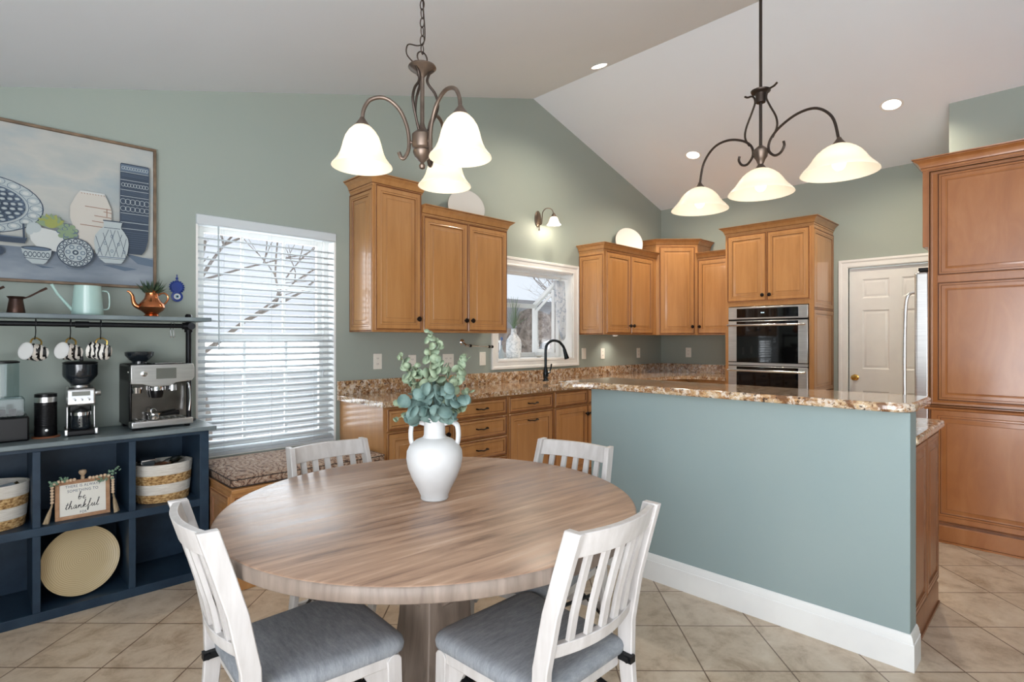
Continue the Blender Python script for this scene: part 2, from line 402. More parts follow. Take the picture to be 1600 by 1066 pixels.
# ---- garden window (window 2) with sloped roof, plus its casing
c_ = MB(); x0, x1, z0, z1 = W2
def frame_poly(mb, x0, x1, z0, z1, wd, prof_y, y0, m=0):
    # mitred casing around an opening, outward width wd
    for i in range(len(prof_y) - 1):
        (a, ya), (b2, yb) = prof_y[i], prof_y[i + 1]
        o = [(x0 - a, z0 - a), (x1 + a, z0 - a), (x1 + a, z1 + a), (x0 - a, z1 + a)]
        p = [(x0 - b2, z0 - b2), (x1 + b2, z0 - b2), (x1 + b2, z1 + b2), (x0 - b2, z1 + b2)]
        vs = [(q[0], y0 - ya, q[1]) for q in o] + [(q[0], y0 - yb, q[1]) for q in p]
        mb.add(vs, [(k, (k + 1) % 4, 4 + (k + 1) % 4, 4 + k) for k in range(4)], m)
frame_poly(c_, x0, x1, z0, z1, .085, [(0, -.02), (0, .012), (.012, .016), (.02, .012), (.055, .014), (.062, .02), (.08, .022), (.085, .018), (.085, 0)], A)
struct(c_.build('trim_1', M_trim))
gw = bpy.data.objects.new('window_2', None); COL.objects.link(gw); gw.location = (0, 0, 0); struct(gw)
YF = 4.29; ZF = 1.72; zt = z1 - .01; s_ = MB()
s_.box(x0 - .02, A + .001, z0 - .05, x1 + .02, YF + .03, z0 - .0)      # seat board
s_.build('window_sill', M_trim, gw, bevel=.004)
s_ = MB()
for xx in (x0 - .0, x1 - .045):
    s_.box(xx, YF - .045, z0, xx + .045, YF, ZF)                          # front posts
    s_.box(xx, A + T, z0, xx + .045, A + T + .05, zt)
    s_.prism([(A + T + .002, zt - .001), (YF - .002, ZF - .001), (YF - .002, ZF - .055), (A + T + .002, zt - .055)], xx + .0015, xx + .0435, 'X')
    s_.box(xx + .001, A + T + .05, z0, xx + .044, YF - .045, z0 + .05)
s_.box(x0 + .045, YF - .044, z0, x1 - .045, YF - .001, z0 + .05); s_.box(x0 + .045, YF - .044, ZF - .05, x1 - .045, YF - .001, ZF - .002)
s_.box(x0 + .045, A + T + .001, zt - .04, x1 - .045, A + T + .049, zt - .002)
s_.build('window_frame', M_trim, gw, bevel=.004)
# operable side casement frame (inner)
for xx in (x1 - .05,):
    s_ = MB(); s_.prism([(A + T + .06, zt - .15), (YF - .06, ZF - .075), (YF - .06, ZF - .115), (A + T + .06, zt - .19)], xx - .011, xx - .001, 'X')
    s_.box(xx - .012, A + T + .05, z0 + .05, xx, A + T + .09, zt - .15); s_.box(xx - .012, YF - .10, z0 + .05, xx, YF - .06, ZF - .08); s_.box(xx - .011, A + T + .09, z0 + .05, xx - .001, YF - .10, z0 + .09)
    s_.build('side_sash', M_trim, gw, bevel=.002)
s_ = MB(); s_.box(x0 + .04, YF - .025, z0 + .045, x1 - .04, YF - .02, ZF - .045)
s_.box(x0 + .02, A + T + .04, z0 + .04, x0 + .024, YF - .04, ZF - .04); s_.box(x1 - .024, A + T + .04, z0 + .04, x1 - .02, YF - .04, ZF - .04)
s_.prism([(A + T + .02, zt - .02), (YF - .02, ZF - .02), (YF - .02, ZF - .025), (A + T + .02, zt - .025)], x0 + .04, x1 - .04, 'X')
s_.build('glass', M_glass, gw)

# ---- door in the far right wall
c_ = MB(); dprof = [(-.0, -.02), (0, .010), (.01, .016), (.05, .018), (.062, .024), (.082, .024), (.085, 0)]
for i in range(len(dprof) - 1):
    (a, ya), (b2, yb) = dprof[i], dprof[i + 1]
    o = [(DY0 - a, 0), (DY0 - a, DZ + a), (DY1 + a, DZ + a), (DY1 + a, 0)]; p = [(DY0 - b2, 0), (DY0 - b2, DZ + b2), (DY1 + b2, DZ + b2), (DY1 + b2, 0)]
    vs = [(B - ya, q[0], q[1]) for q in o] + [(B - yb, q[0], q[1]) for q in p]
    c_.add(vs, [(k, k + 1, 5 + k, 4 + k) for k in range(3)])
struct(c_.build('trim_2', M_trim))
dr = bpy.data.objects.new('door_1', None); COL.objects.link(dr); dr.location = (B + .02, DY1 - .004, 0.004); dr.rotation_euler = (0, 0, R_(-90)); struct(dr)
d_ = MB(); dw = DY1 - DY0 - .008; dh = DZ - .01
xs = [0, .115, .345, .445, .675, dw]; zs = [0, .22, .80, 1.02, 1.61, 1.73, 1.92, dh]
# face grid with sunk raised panels
def cellface(mb, xa, xb, za, zb_, panel):
    if not panel: mb.add([(xa, 0, za), (xb, 0, za), (xb, 0, zb_), (xa, 0, zb_)], [(0, 1, 2, 3)]); return
    rg = [(0, 0), (.012, .008), (.02, .008), (.035, .002)]
    for i in range(len(rg) - 1):
        (a, ya), (b2, yb) = rg[i], rg[i + 1]
        vs = [(xa + a, ya, za + a), (xb - a, ya, za + a), (xb - a, ya, zb_ - a), (xa + a, ya, zb_ - a), (xa + b2, yb, za + b2), (xb - b2, yb, za + b2), (xb - b2, yb, zb_ - b2), (xa + b2, yb, zb_ - b2)]
        mb.add(vs, [(k, (k + 1) % 4, 4 + (k + 1) % 4, 4 + k) for k in range(4)])
    a, ya = rg[-1]; mb.add([(xa + a, ya, za + a), (xb - a, ya, za + a), (xb - a, ya, zb_ - a), (xa + a, ya, zb_ - a)], [(0, 1, 2, 3)])
for i in range(5):
    for j in range(7): cellface(d_, xs[i], xs[i + 1], zs[j], zs[j + 1], i in (1, 3) and j in (1, 3, 5))
d_.box(0, .012, 0, dw, .04, dh)
d_.build('door_leaf', M_trim, dr)
k_ = MB(); Mx = Matrix.Translation((.055, 0, .93)) @ Matrix.Rotation(R_(90), 4, 'X')
k_.lathe([(.032, 0), (.032, .006), (.012, .01), (.011, .035), (.024, .045), (.029, .058), (.022, .07), (.0001, .072)], 20, (0, 0, 0), 0, Mx)
k_.build('door_knob', M_brass, dr)

# ---------------------------------------------------------------- kitchen cabinets
# cabinets are built in their own frame: x = along the face to the viewer's right, -y = out of the face, z = up
def raised(mb, x0, z0, w, h, y=0, t=.02, st=.055):
    """raised-panel door / drawer front / side panel, outermost face at y - t; slot 1 is the glaze in the grooves"""
    rg = [(0, 0, 0), (0, t - .003, 0), (.003, t, 0), (.009, t, 1), (.012, t - .003, 1), (.014, t, 0), (st - .014, t, 0), (st - .012, t - .002, 1), (st - .009, t - .0005, 0),
          (st, t, 0), (st + .003, t - .006, 1), (st + .006, t - .0065, 0), (st + .011, t - .0065, 0), (st + .032, t - .0015, 0), (st + .0335, t - .0015, 1), (st + .035, t, 0)]
    mx = min(w, h) / 2 - .012
    rg = [r for r in rg if r[0] < mx]
    for i in range(len(rg) - 1):
        a, ya, _ = rg[i]; b, yb, mm = rg[i + 1]
        o = [(x0 + a, y - ya, z0 + a), (x0 + w - a, y - ya, z0 + a), (x0 + w - a, y - ya, z0 + h - a), (x0 + a, y - ya, z0 + h - a)]
        p = [(x0 + b, y - yb, z0 + b), (x0 + w - b, y - yb, z0 + b), (x0 + w - b, y - yb, z0 + h - b), (x0 + b, y - yb, z0 + h - b)]
        mb.add(o + p, [(k, (k + 1) % 4, 4 + (k + 1) % 4, 4 + k) for k in range(4)], mm)
    a, ya, _ = rg[-1]
    mb.add([(x0 + a, y - ya, z0 + a), (x0 + w - a, y - ya, z0 + a), (x0 + w - a, y - ya, z0 + h - a), (x0 + a, y - ya, z0 + h - a)], [(0, 1, 2, 3)], 0)
    return mb
WM = [M_wood, M_glaze]
def front(parent, name, x, z, w, h, t=.02, st=.055, label=None):
    mb = MB(); raised(mb, 0, 0, w, h, 0, t, st); o = mb.build(name, WM, parent, loc=(x, 0, z))
    if label: o['label'] = label
    return o
def knob(parent, x, z, t=.02):
    m = MB(); m.lathe([(.008, 0), (.006, .010), (.011, .014), (.018, .018), (.0195, .024), (.015, .031), (.0001, .034)], 16, (0, 0, 0), 0, Matrix.Rotation(R_(90), 4, 'X'))
    return m.build('knob', M_knob, parent, loc=(x, -t, z))
def pull(parent, x, z, t=.02, w=.10):
    m = MB(); p = smooth_path([(-w / 2 - .004, -.006, .003), (-w / 2, -.02, 0), (-w / 4, -.026, .0), (0, -.028, -.004), (w / 4, -.026, 0), (w / 2, -.02, 0), (w / 2 + .004, -.006, .003)], 5)
    m.tube(p, .0052, 8)
    for sx in (-1, 1): m.lathe([(.006, 0), (.0045, .006), (.0045, .020)], 10, (0, 0, 0), 0, Matrix.Translation((sx * w / 2, 0, 0)) @ Matrix.Rotation(R_(90), 4, 'X')); m.sphere((sx * w / 2, -.021, 0), .0065, 8)
    m.sphere((0, -.028, -.004), .006, 8)
    return m.build('handle', M_knob, parent, loc=(x, -t, z))
CROWN = [(0, -.075), (.006, -.075), (.006, -.062), (.011, -.058), (.014, -.046), (.022, -.030), (.036, -.018), (.044, -.014), (.044, -.009), (.052, -.006), (.054, 0), (0, 0)]
CROWN_M = lambda j: 1 if j in (2, 8) else 0
def crown(parent, path, z, ext=None):
    m = MB(); m.sweep(path, CROWN, 0, m=0, mf=CROWN_M)
    o = m.build('crown_molding', WM, parent, sharp=20); o.location = (0, 0, z); return o
def cab(name, label, loc, rz, w, d, h, group=None, cat='cabinet'):
    t = thing(name, label, cat, loc, rz, group)
    return t
def body(parent, w, d, h, z0=0, x0=0, bev=.002):
    return MB().box(x0, 0, z0, w, d, h).build('cabinet_box', M_wood, parent, bevel=bev)
def side_panel(parent, x, d, h, z0=0, left=True, splits=None, name='side_panel'):
    """raised panel on the end of a cabinet; left: outward -x, else outward +x"""
    m = MB(); zz = [z0] + (splits or []) + [h]
    for i in range(len(zz) - 1): raised(m, .0, zz[i] - z0, d, zz[i + 1] - zz[i], 0, .006, .05)
    o = m.build(name, WM, parent)
    if left: o.rotation_euler = (0, 0, R_(-90)); o.location = (x, d, z0)     # local x -> -y
    else: o.rotation_euler = (0, 0, R_(90)); o.location = (x, 0, z0)
    return o
FY = 3.405     # carcass front of the left wall's upper cabinets
UD = A - FY - .002

# tall single upper cabinet at the end of the run
t = cab('wall_cabinet', 'tall maple wall cabinet with one door, left end of the run by the tall window', (1.975, FY, 1.372), 0, .41, UD, 1.07)
body(t, .408, UD, 1.06); d = front(t, 'door', .012, .012, .386, 1.02); knob(d, .352, .085)
side_panel(t, 0, UD, 1.06 - .055); crown(t, [(0, UD), (0, 0), (.408, 0), (.408, UD)], 1.10)
# double upper cabinet
t = cab('wall_cabinet', 'lower maple wall cabinet with two doors, left of the sink window', (2.385, FY, 1.372), 0, .885, UD, .91)
body(t, .883, UD, .90); d = front(t, 'door', .008, .012, .43, .86); knob(d, .398, .085); d = front(t, 'door', .442, .012, .43, .86); knob(d, .032, .085)
side_panel(t, .883, UD, .845, left=False); crown(t, [(0.0, 0), (.883, 0), (.883, UD)], .955)
MB().box(0, 0, .8985, .883, UD, .9005).build('cabinet_top', M_wood, t)
# double upper cabinet right of the sink window
t = cab('wall_cabinet', 'maple wall cabinet with two doors, right of the sink window, plain round plate on top', (4.665, FY, 1.372), 0, 1.03, UD, .91)
body(t, 1.03, UD, .90); d = front(t, 'door', .03, .012, .45, .86); knob(d, .418, .085); d = front(t, 'door', .484, .012, .45, .86); knob(d, .032, .085)
side_panel(t, 0, UD, .845); crown(t, [(0, UD), (0, 0), (1.03, 0)], .955)
# diagonal corner cabinet
t = cab('corner_wall_cabinet', 'tall angled maple corner cabinet with a single door', (5.70, FY, 1.372), 0, .66, .32, 1.1)
cp = [(0, UD), (0, 0), (.33, -.345), (B - 5.70 - .003, -.345), (B - 5.70 - .003, UD)]
MB().prism(cp[::-1], 0, 1.07).build('cabinet_box', M_wood, t, bevel=.002)
dl = math.hypot(.33, .345); ang = math.atan2(-.345, .33)
e = MB(); raised(e, 0, 0, dl - .07, 1.02); d = e.build('door', WM, t); d.rotation_euler = (0, 0, ang); d.location = (.035 * math.cos(ang), .035 * math.sin(ang), .012); knob(d, dl - .07 - .034, .085)
crown(t, [(0, UD), (0, 0), (.33, -.345), (B - 5.70 - .003, -.345)], 1.118)
# short cabinet on the far right wall (its own frame turned to face -x)
RB = R_(-90)
t = cab('wall_cabinet', 'narrow maple wall cabinet between the angled corner cabinet and the tall oven cabinet', (B - .33, FY - .345 - .002, 1.372), RB, .47, .33, .9)
body(t, .466, .328, .90); d = front(t, 'door', .012, .012, .44, .86); knob(d, .03, .085)
crown(t, [(0, 0), (.466, 0)], .955)
# tall oven cabinet
OX, OY = 5.734, 2.59
t = cab('oven_cabinet', 'tall maple cabinet holding the double oven, two doors above it', (OX, OY, 0), RB, .863, .62, 2.5)
ow = .863; od = B - OX - .004
m = MB(); m.box(0, 0, .10, ow, od, .52); m.box(0, 0, 1.665, ow, od, 2.46); m.box(0, 0, .52, .04, od, 1.665); m.box(ow - .04, 0, .52, ow, od, 1.665); m.box(0, od - .02, .52, ow, od, 1.665); m.box(.02, .06, 0, ow - .02, od, .10)
m.build('cabinet_box', M_wood, t, bevel=.002)
d = front(t, 'door', .028, 1.712, .402, .70); knob(d, .37, .06); d = front(t, 'door', .434, 1.712, .402, .70); knob(d, .032, .06)
d = front(t, 'drawer', .028, .13, .808, .34); pull(d, .404, .17)
side_panel(t, ow, od, 2.40, .10, left=False, splits=[.80, 1.62])
crown(t, [(0, od), (0, 0), (ow, 0), (ow, od)], 2.505)
# double oven
t = thing('double_oven', 'stainless double wall oven with black glass doors and bar handles', 'oven', (OX, OY, 0), RB)
a, b = .042, ow - .042; yo = -.024
MB().box(a, 0.001, .525, b, .55, 1.66).build('oven_case', M_black, t)
m = MB(); m.box(a, yo, 1.53, b, 0, 1.657); m.build('control_panel', M_steel, t, bevel=.004)
m = MB(); m.box(a + .09, yo - .002, 1.545, b - .085, yo, 1.64); cp_ = m.build('display', M_blackglass, t)
m = MB(); m.box(.36, -.0012, .004, .375, 0, .012); m.box(.378, -.0012, .004, .393, 0, .012); o = m.build('clock_digits', mat('clock_glow', (160, 200, 220), .4, emit=(190, 220, 235), es=1.2), t); o.location = (.02, yo - .002, 1.585)
for nm, z0, z1 in (('upper_door', 1.088, 1.512), ('lower_door', .60, 1.045)):
    m = MB(); m.box(a, yo - .004, z0, b, .0, z1); do = m.build(nm, M_steel, t, bevel=.004)
    m = MB(); m.box(a + .09, yo - .0062, z0 + .0, b - .085, yo - .003, z1 - .006); m.build('window', M_blackglass, do)
    m = MB(); zh = z1 - .045; m.tube([(a + .01, yo - .05, zh), (b - .01, yo - .05, zh)], .0115, 14)
    for xx in (a + .05, b - .05): m.tube([(xx, yo, zh), (xx, yo - .05, zh)], .009, 10)
    m.build('handle', M_chrome, do)
m = MB(); m.box(a, yo, 1.053, b, .0, 1.080); m.build('trim_strip', M_steel, t); MB().box(a, yo + .006, 1.04, b, 0, 1.54).build('gap', M_black, t)
m = MB(); m.box(a, yo, .53, b, 0, .592); m.build('lower_panel', M_black, t, bevel=.003)

# ---- base cabinets along the left wall
BY = 3.14; BD = A - BY - .002
def base(label, x, w, fronts, sink=False, name='base_cabinet'):
    t = cab(name, label, (x, BY, 0), 0, w, BD, .876)
    m = MB()
    if sink: m.box(0, 0, .10, w, .02, .876); m.box(0, .02, .10, .02, BD, .876); m.box(w - .02, .02, .10, w, BD, .876); m.box(.02, .02, .10, w - .02, BD, .12); m.box(.02, BD - .02, .12, w - .02, BD, .876)
    else: m.box(0, 0, .10, w, BD, .876)
    m.box(0, .07, 0, w, BD, .10); m.build('cabinet_box', M_wood, t, bevel=.0015)
    for kind, fx, fz, fw, fh, hx, hz in fronts:
        d = front(t, 'drawer' if kind[0] == 'd' else 'door', fx, fz, fw, fh, st=.03 if kind[0] == 'd' else .055)
        if kind[1] == 'p': pull(d, hx, hz)
        elif kind[1] == 'k': knob(d, hx, hz)
    return t
g = .012
t = base('maple base cabinet with a drawer over a door, left end of the counter run', 1.90, .55, [('dp', .02, .715, .515, .145, .257, .072), ('ok', .02, .12, .515, .585, .483, .52)])
mm = MB(); raised(mm, 0, 0, BD, .775, 0, .004, .05)
o = MB().box(-.004, 0, .0, 0, BD, .876).build('end_panel', M_wood, t, bevel=.001)
base('maple base cabinet with a stack of bar-handled drawers, seen right of the vase', 2.452, .562, [('dp', .012, .73, .536, .13, .268, .065), ('dp', .012, .57, .536, .15, .268, .075), ('dp', .012, .41, .536, .15, .268, .075), ('dp', .012, .12, .536, .28, .268, .14)])
base('maple pull-out base cabinet, drawer over a wide door with a bar handle at its top', 3.016, .548, [('dp', .012, .73, .522, .13, .261, .065), ('op', .012, .12, .522, .60, .261, .535)])
base('maple sink base cabinet with false drawer fronts over two doors', 3.566, .944, [('dn', .012, .73, .456, .13, 0, 0), ('dn', .474, .73, .456, .13, 0, 0), ('ok', .012, .12, .456, .60, .428, .52), ('ok', .474, .12, .456, .60, .028, .52)], sink=True)
base('maple base cabinet right of the sink base, behind the island', 4.512, .78, [('dp', .012, .73, .75, .13, .375, .065), ('ok', .012, .12, .75, .60, .72, .52)])
t = cab('corner_base_cabinet', 'angled maple corner base cabinet under the granite, behind the bar', (5.294, BY, 0), 0, 1, 1, 1)
cp = [(0, BD), (0, 0), (.456, -.10), (.456, -.545), (B - 5.294 - .003, -.545), (B - 5.294 - .003, BD)]
MB().prism(cp[::-1], .0, .876).build('cabinet_box', M_wood, t)
m = MB(); raised(m, 0, 0, .42, .73, 0, .018); d = m.build('door', WM, t); d.rotation_euler = (0, 0, RB); d.location = (.456, -.11, .12); knob(d, .03, .66)

# countertop along both walls, with its backsplash and a cut-out for the sink
CT = .878; CH = .914
SX0, SX1, SY0, SY1 = 3.68, 4.36, 3.20, 3.56
m = MB(); xl = 1.872
P = [(xl, 3.10), (SX0, 3.10), (SX0, A - .002), (xl, A - .002)]; m.prism(P, CT, CH)
m.prism([(SX0, 3.10), (SX1, 3.10), (SX1, SY0), (SX0, SY0)], CT, CH); m.prism([(SX0, SY1), (SX1, SY1), (SX1, A - .002), (SX0, A - .002)], CT, CH)
m.prism([(SX1, 3.10), (5.27, 3.10)] + [(5.27 + .45 * math.sin(u * PI / 2 / 6), 2.90 + .20 * math.cos(u * PI / 2 / 6)) for u in range(1, 7)] + [(5.72, 2.592), (B - .002, 2.592), (B - .002, A - .002), (SX1, A - .002)], CT, CH)
ct = m.build('kitchen_countertop', M_granite, bevel=.0); tag(ct, 'brown speckled granite countertop running along the left wall into the corner', 'countertop')
bmx = bmesh.new(); bmx.from_mesh(ct.data); bmesh.ops.remove_doubles(bmx, verts=bmx.verts, dist=1e-4); bmx.to_mesh(ct.data); bmx.free()
m = MB(); m.box(xl, A - .022, CH, B - .002, A - .002, CH + .102); m.box(B - .022, 2.592, CH, B - .002, A - .022, CH + .102); m.build('backsplash', M_granite, ct, bevel=.002)
t = thing('sink', 'undermount stainless sink in the granite below the garden window', 'sink', (0, 0, 0))
def basin(x0, x1, y0, y1, z0, z1):
    m = MB(); vs = [(x0, y0, z1), (x1, y0, z1), (x1, y1, z1), (x0, y1, z1), (x0 + .02, y0 + .02, z0), (x1 - .02, y0 + .02, z0), (x1 - .02, y1 - .02, z0), (x0 + .02, y1 - .02, z0)]
    m.add(vs, [(k, (k + 1) % 4, 4 + (k + 1) % 4, 4 + k) for k in range(4)] + [(4, 5, 6, 7)]); return m
t.location = ((SX0 + SX1) / 2, (SY0 + SY1) / 2, .70)
hx, hy = (SX1 - SX0) / 2, (SY1 - SY0) / 2
o = basin(-hx, hx, -hy, hy, 0, .178).build('basin', M_steel, t); o.modifiers.new('s', 'SOLIDIFY').thickness = .002
MB().cyl((0, 0, .001), .04, .003).build('drain', M_chrome, t)
# faucet
t = thing('faucet', 'black gooseneck kitchen faucet with a pull-down spray head and side lever', 'faucet', (3.985, 3.60, CH), R_(8))
M_fau = mat('faucet_bronze', (44, 50, 54), .25, metal=.8)
MB().lathe([(.03, 0), (.03, .006), (.022, .014), (.02, .03), (.026, .045), (.026, .08), (.021, .10), (.019, .12), (.014, .14)], 20).build('faucet_base', M_fau, t)
m = MB(); m.tube(smooth_path([(0, 0, .13), (0, 0, .30), (.01, -.01, .355), (.055, -.035, .392), (.12, -.07, .385), (.165, -.095, .34), (.18, -.103, .305)], 6), .0135, 12); m.build('spout', M_fau, t)
m = MB(); m.tube([(.178, -.102, .31), (.188, -.108, .27), (.205, -.115, .215)], [.016, .019, .025], 14); m.build('spray_head', M_fau, t)
m = MB(); m.tube([(.02, -.005, .075), (.055, -.01, .085)], .012, 10); m.tube(smooth_path([(.055, -.01, .085), (.072, -.012, .12), (.082, -.014, .165)], 4), [.008] * 8 + [.006], 8); m.build('lever', M_fau, t)

# ---- island: bar top, lower counter, cabinet
m = MB(); P = round_poly([(2.605, .425), (3.10, .425), (3.10, 2.19), (2.475, 2.19), (2.475, 2.05), (2.605, 1.93)], [.09, .06, .06, .07, .07, .03])
P = round_poly([(2.595, .43), (3.05, .43), (3.05, 2.185), (2.50, 2.185), (2.50, 2.06), (2.595, 1.95)], [.10, .05, .05, .06, .05, .10])
m.prism(P, 1.026, 1.064); o = m.build('bar_countertop', M_granite, bevel=.012, seg=4); tag(o, 'raised speckled granite bar top with rounded corners on the island half wall', 'countertop')
m = MB(); m.prism(round_poly([(2.777, .440), (3.475, .440), (3.475, 2.02), (2.777, 2.02)], [0, .03, .03, 0]), CT, CH); o = m.build('island_countertop', M_granite, bevel=.01, seg=3)
tag(o, 'lower granite island counter behind the half wall, below the bar top', 'countertop')
t = cab('island_cabinet', 'dark-toned maple island base cabinet with two end panels behind the half wall', (2.78, .475, 0), 0, .64, 1.5, .876)
ld = 1.52; lw = .645
M_wood2 = vary(mat('maple_island', (158, 100, 58), .35, coat=.3, coat_rough=.2), [(.25, (136, 82, 46)), (.75, (156, 98, 58))], scale=(6, 6, .7), nscale=3, detail=8)
WI = [M_wood2, M_glaze]
m = MB(); m.box(0, 0, 0, lw, ld, .876); m.build('cabinet_box', M_wood2, t, bevel=.002)
for i in range(2):
    m = MB(); raised(m, 0, 0, lw / 2 - .004, .74, 0, .016, .045); m.build('end_panel', WI, t, loc=(.002 + i * lw / 2, 0, .132))
m = MB(); m.sweep([(0, 0), (lw, 0), (lw, ld)], [(0, 0), (.018, 0), (.018, .012), (.012, .014), (.012, .10), (.006, .112), (.006, .118), (0, .124)], 0, m=0, mf=lambda j: 1 if j == 2 else 0); m.build('base_molding', WI, t)
for i in range(3):
    m = MB(); raised(m, 0, 0, ld / 3 - .01, .74, 0, .018); d = m.build('door', WM, t); d.rotation_euler = (0, 0, R_(90)); d.location = (lw, .005 + i * ld / 3, .132); knob(d, .03, .66)

# ---- tall fridge enclosure at the right
FXX = 4.497
M_wood3 = vary(mat('maple_amber', (170, 108, 60), .3, coat=.5, coat_rough=.15), [(.25, (150, 92, 48)), (.5, (164, 104, 57)), (.75, (176, 118, 70))], scale=(4, 4, 1.2), nscale=2.2, detail=8, rough=.6, distort=.6)
WM_keep = WM; WM = [M_wood3, M_glaze]; M_keep = M_wood; M_wood = M_wood3
t = cab('fridge_cabinet', 'tall maple fridge enclosure with three raised side panels and crown, right edge of the photo', (FXX, .655, 0), RB, .8, .9, 2.5)
m = MB(); m.box(0, 0, 0, .84, .03, .885); m.box(0, 0, .885, .84, .03, 2.44); m.box(-.035, .001, 1.93, .84, 1.05, 2.44); m.box(0, 1.02, 0, .84, 1.05, 1.93); m.box(.80, .03, 0, .84, 1.02, 1.93)
m.build('cabinet_box', M_wood, t, bevel=.002)
for (z0, z1) in ((.885, 1.70), (1.70, 2.425), (.125, .865)):
    pass
m = MB()
def panel_open(mb, x0, z0, w, h, t_=.014, st=.075): raised(mb, x0, z0, w, h, 0, t_, st)
raised(m, 0, .885, .84, 1.54, 0, .014, .012); m2 = MB()
for z0, z1 in ((.90, 1.70), (1.715, 2.41)): raised(m2, .045, z0 + .02, .76, z1 - z0 - .03, -.012, .006, .02)
m.build('upper_side_frame', WM, t); m2.build('upper_side_panels', WM, t)
m = MB(); raised(m, 0, .125, .84, .745, 0, .014, .06); m.build('lower_side_panel', WM, t)
m = MB(); m.sweep([(0, .03), (0, 0), (.84, 0)], [(0, 0), (.024, 0), (.024, .012), (.017, .014), (.017, .105), (.012, .112), (.008, .126), (0, .128)], 0, m=0, mf=lambda j: 1 if j in (2, 5) else 0); m.build('base_molding', WM, t)
m = MB(); m.sweep([(-.002, .03), (-.002, 0), (.84, 0)], [(0, -.01), (.020, -.008), (.022, .004), (.016, .010), (0, .014)], .868, m=0, mf=lambda j: 1 if j == 2 else 0); m.build('mid_molding', WM, t)
crown(t, [(-.035, 1.05), (-.035, 0), (.84, 0)], 2.512)
WM = WM_keep; M_wood = M_keep
# refrigerator (stands inside the enclosure)
t = thing('refrigerator', 'stainless refrigerator, only its door edge and curved bar handle in view beside the tall cabinet', 'refrigerator', (FXX + .04, .0, 0))
MB().box(0, -.12, .012, .935, .65, 1.76).build('fridge_body', mat('fridge_grey', (120, 122, 126), .4, metal=.5), t, bevel=.006)
for nm, xa, xb in (('left_door', 0, .464), ('right_door', .470, .935)):
    m = MB(); m.box(xa, .655, .05, xb, .742, 1.775); d = m.build(nm, M_steel, t, bevel=.018, seg=4)
    xh = xa + .05 if xa == 0 else xb - .05
    m = MB(); m.tube(smooth_path([(xh, .742, 1.64), (xh, .785, 1.62), (xh, .80, 1.5), (xh, .805, 1.1), (xh, .80, .75), (xh, .785, .64), (xh, .742, .62)], 6), .011, 10); m.build('handle', M_steel, d)
MB().box(.005, .60, 1.776, .06, .72, 1.80).build('hinge_cover', M_black, t, bevel=.004)

# ---- bench under the window and its cushion
t = thing('storage_bench', 'maple storage bench with raised panels under the tall window', 'bench', (.945, 3.045, 0))
bw = 1.895 - .945; bd = A - 3.045 - .003
m = MB(); m.box(0, .0, 0, bw, bd, .515); m.build('bench_box', M_wood, t, bevel=.002)
MB().box(-.0, -.012, .515, bw, bd, .537).build('bench_top', M_wood, t, bevel=.004)
for i in range(2): m = MB(); raised(m, 0, 0, bw / 2 - .02, .39, 0, .016, .045); m.build('front_panel', WM, t, loc=(.01 + i * bw / 2, 0, .11))
m = MB(); raised(m, 0, 0, .30, .40, 0, .012, .045); o = m.build('side_panel', WM, t); o.rotation_euler = (0, 0, RB); o.location = (0, .31, .10)
M_cush = mat('paisley_fabric', (150, 125, 108), .85)
n, l, b = nodes(M_cush); tc = n.new('ShaderNodeTexCoord'); mp = n.new('ShaderNodeMapping'); mp.inputs['Scale'].default_value = (1, 1.3, 1.6); l.new(tc.outputs['Object'], mp.inputs[0])
wv = n.new('ShaderNodeTexWave'); wv.inputs['Scale'].default_value = 7; wv.inputs['Distortion'].default_value = 14; wv.inputs['Detail'].default_value = 2; wv.inputs['Detail Scale'].default_value = 1.6
l.new(mp.outputs[0], wv.inputs['Vector']); r = n.new('ShaderNodeValToRGB'); cr = r.color_ramp
while len(cr.elements) < 6: cr.elements.new(.5)
for e, (p, c) in zip(cr.elements, [(.0, (74, 58, 50)), (.1, (132, 94, 74)), (.3, (172, 144, 120)), (.55, (156, 130, 110)), (.75, (112, 86, 72)), (.95, (180, 158, 138))]): e.position = p; e.color = (*lin(c), 1)
l.new(wv.outputs['Fac'], r.inputs[0]); l.new(r.outputs[0], b.inputs['Base Color'])
t = thing('seat_cushion', 'flat box cushion in brown paisley fabric lying on the window-seat bench', 'cushion', (.955, 3.06, .538))
cw, cdp = 1.87 - .955, 3.695 - 3.06
P = round_poly([(0, 0), (cw, 0), (cw, cdp), (0, cdp)], .03, 4)
def inset(P, q, c=(cw / 2, cdp / 2), hw=(cw / 2, cdp / 2)): return [(c[0] + (x - c[0]) * (1 - q / hw[0]), c[1] + (y - c[1]) * (1 - q / hw[1])) for x, y in P]
rg = [[(x, y, z) for x, y in inset(P, q)] for q, z in ((.006, .0), (0, .006), (0, .040), (.006, .046), (.06, .052), (.2, .055))]
MB().rings(rg).build('cushion', M_cush, t, sharp=60)
m = MB()
for z in (.005, .042): m.tube([(x, y, z) for x, y in P], .0028, 6, closed=True)
m.build('piping', mat('dark_piping', (52, 42, 38), .8), t)

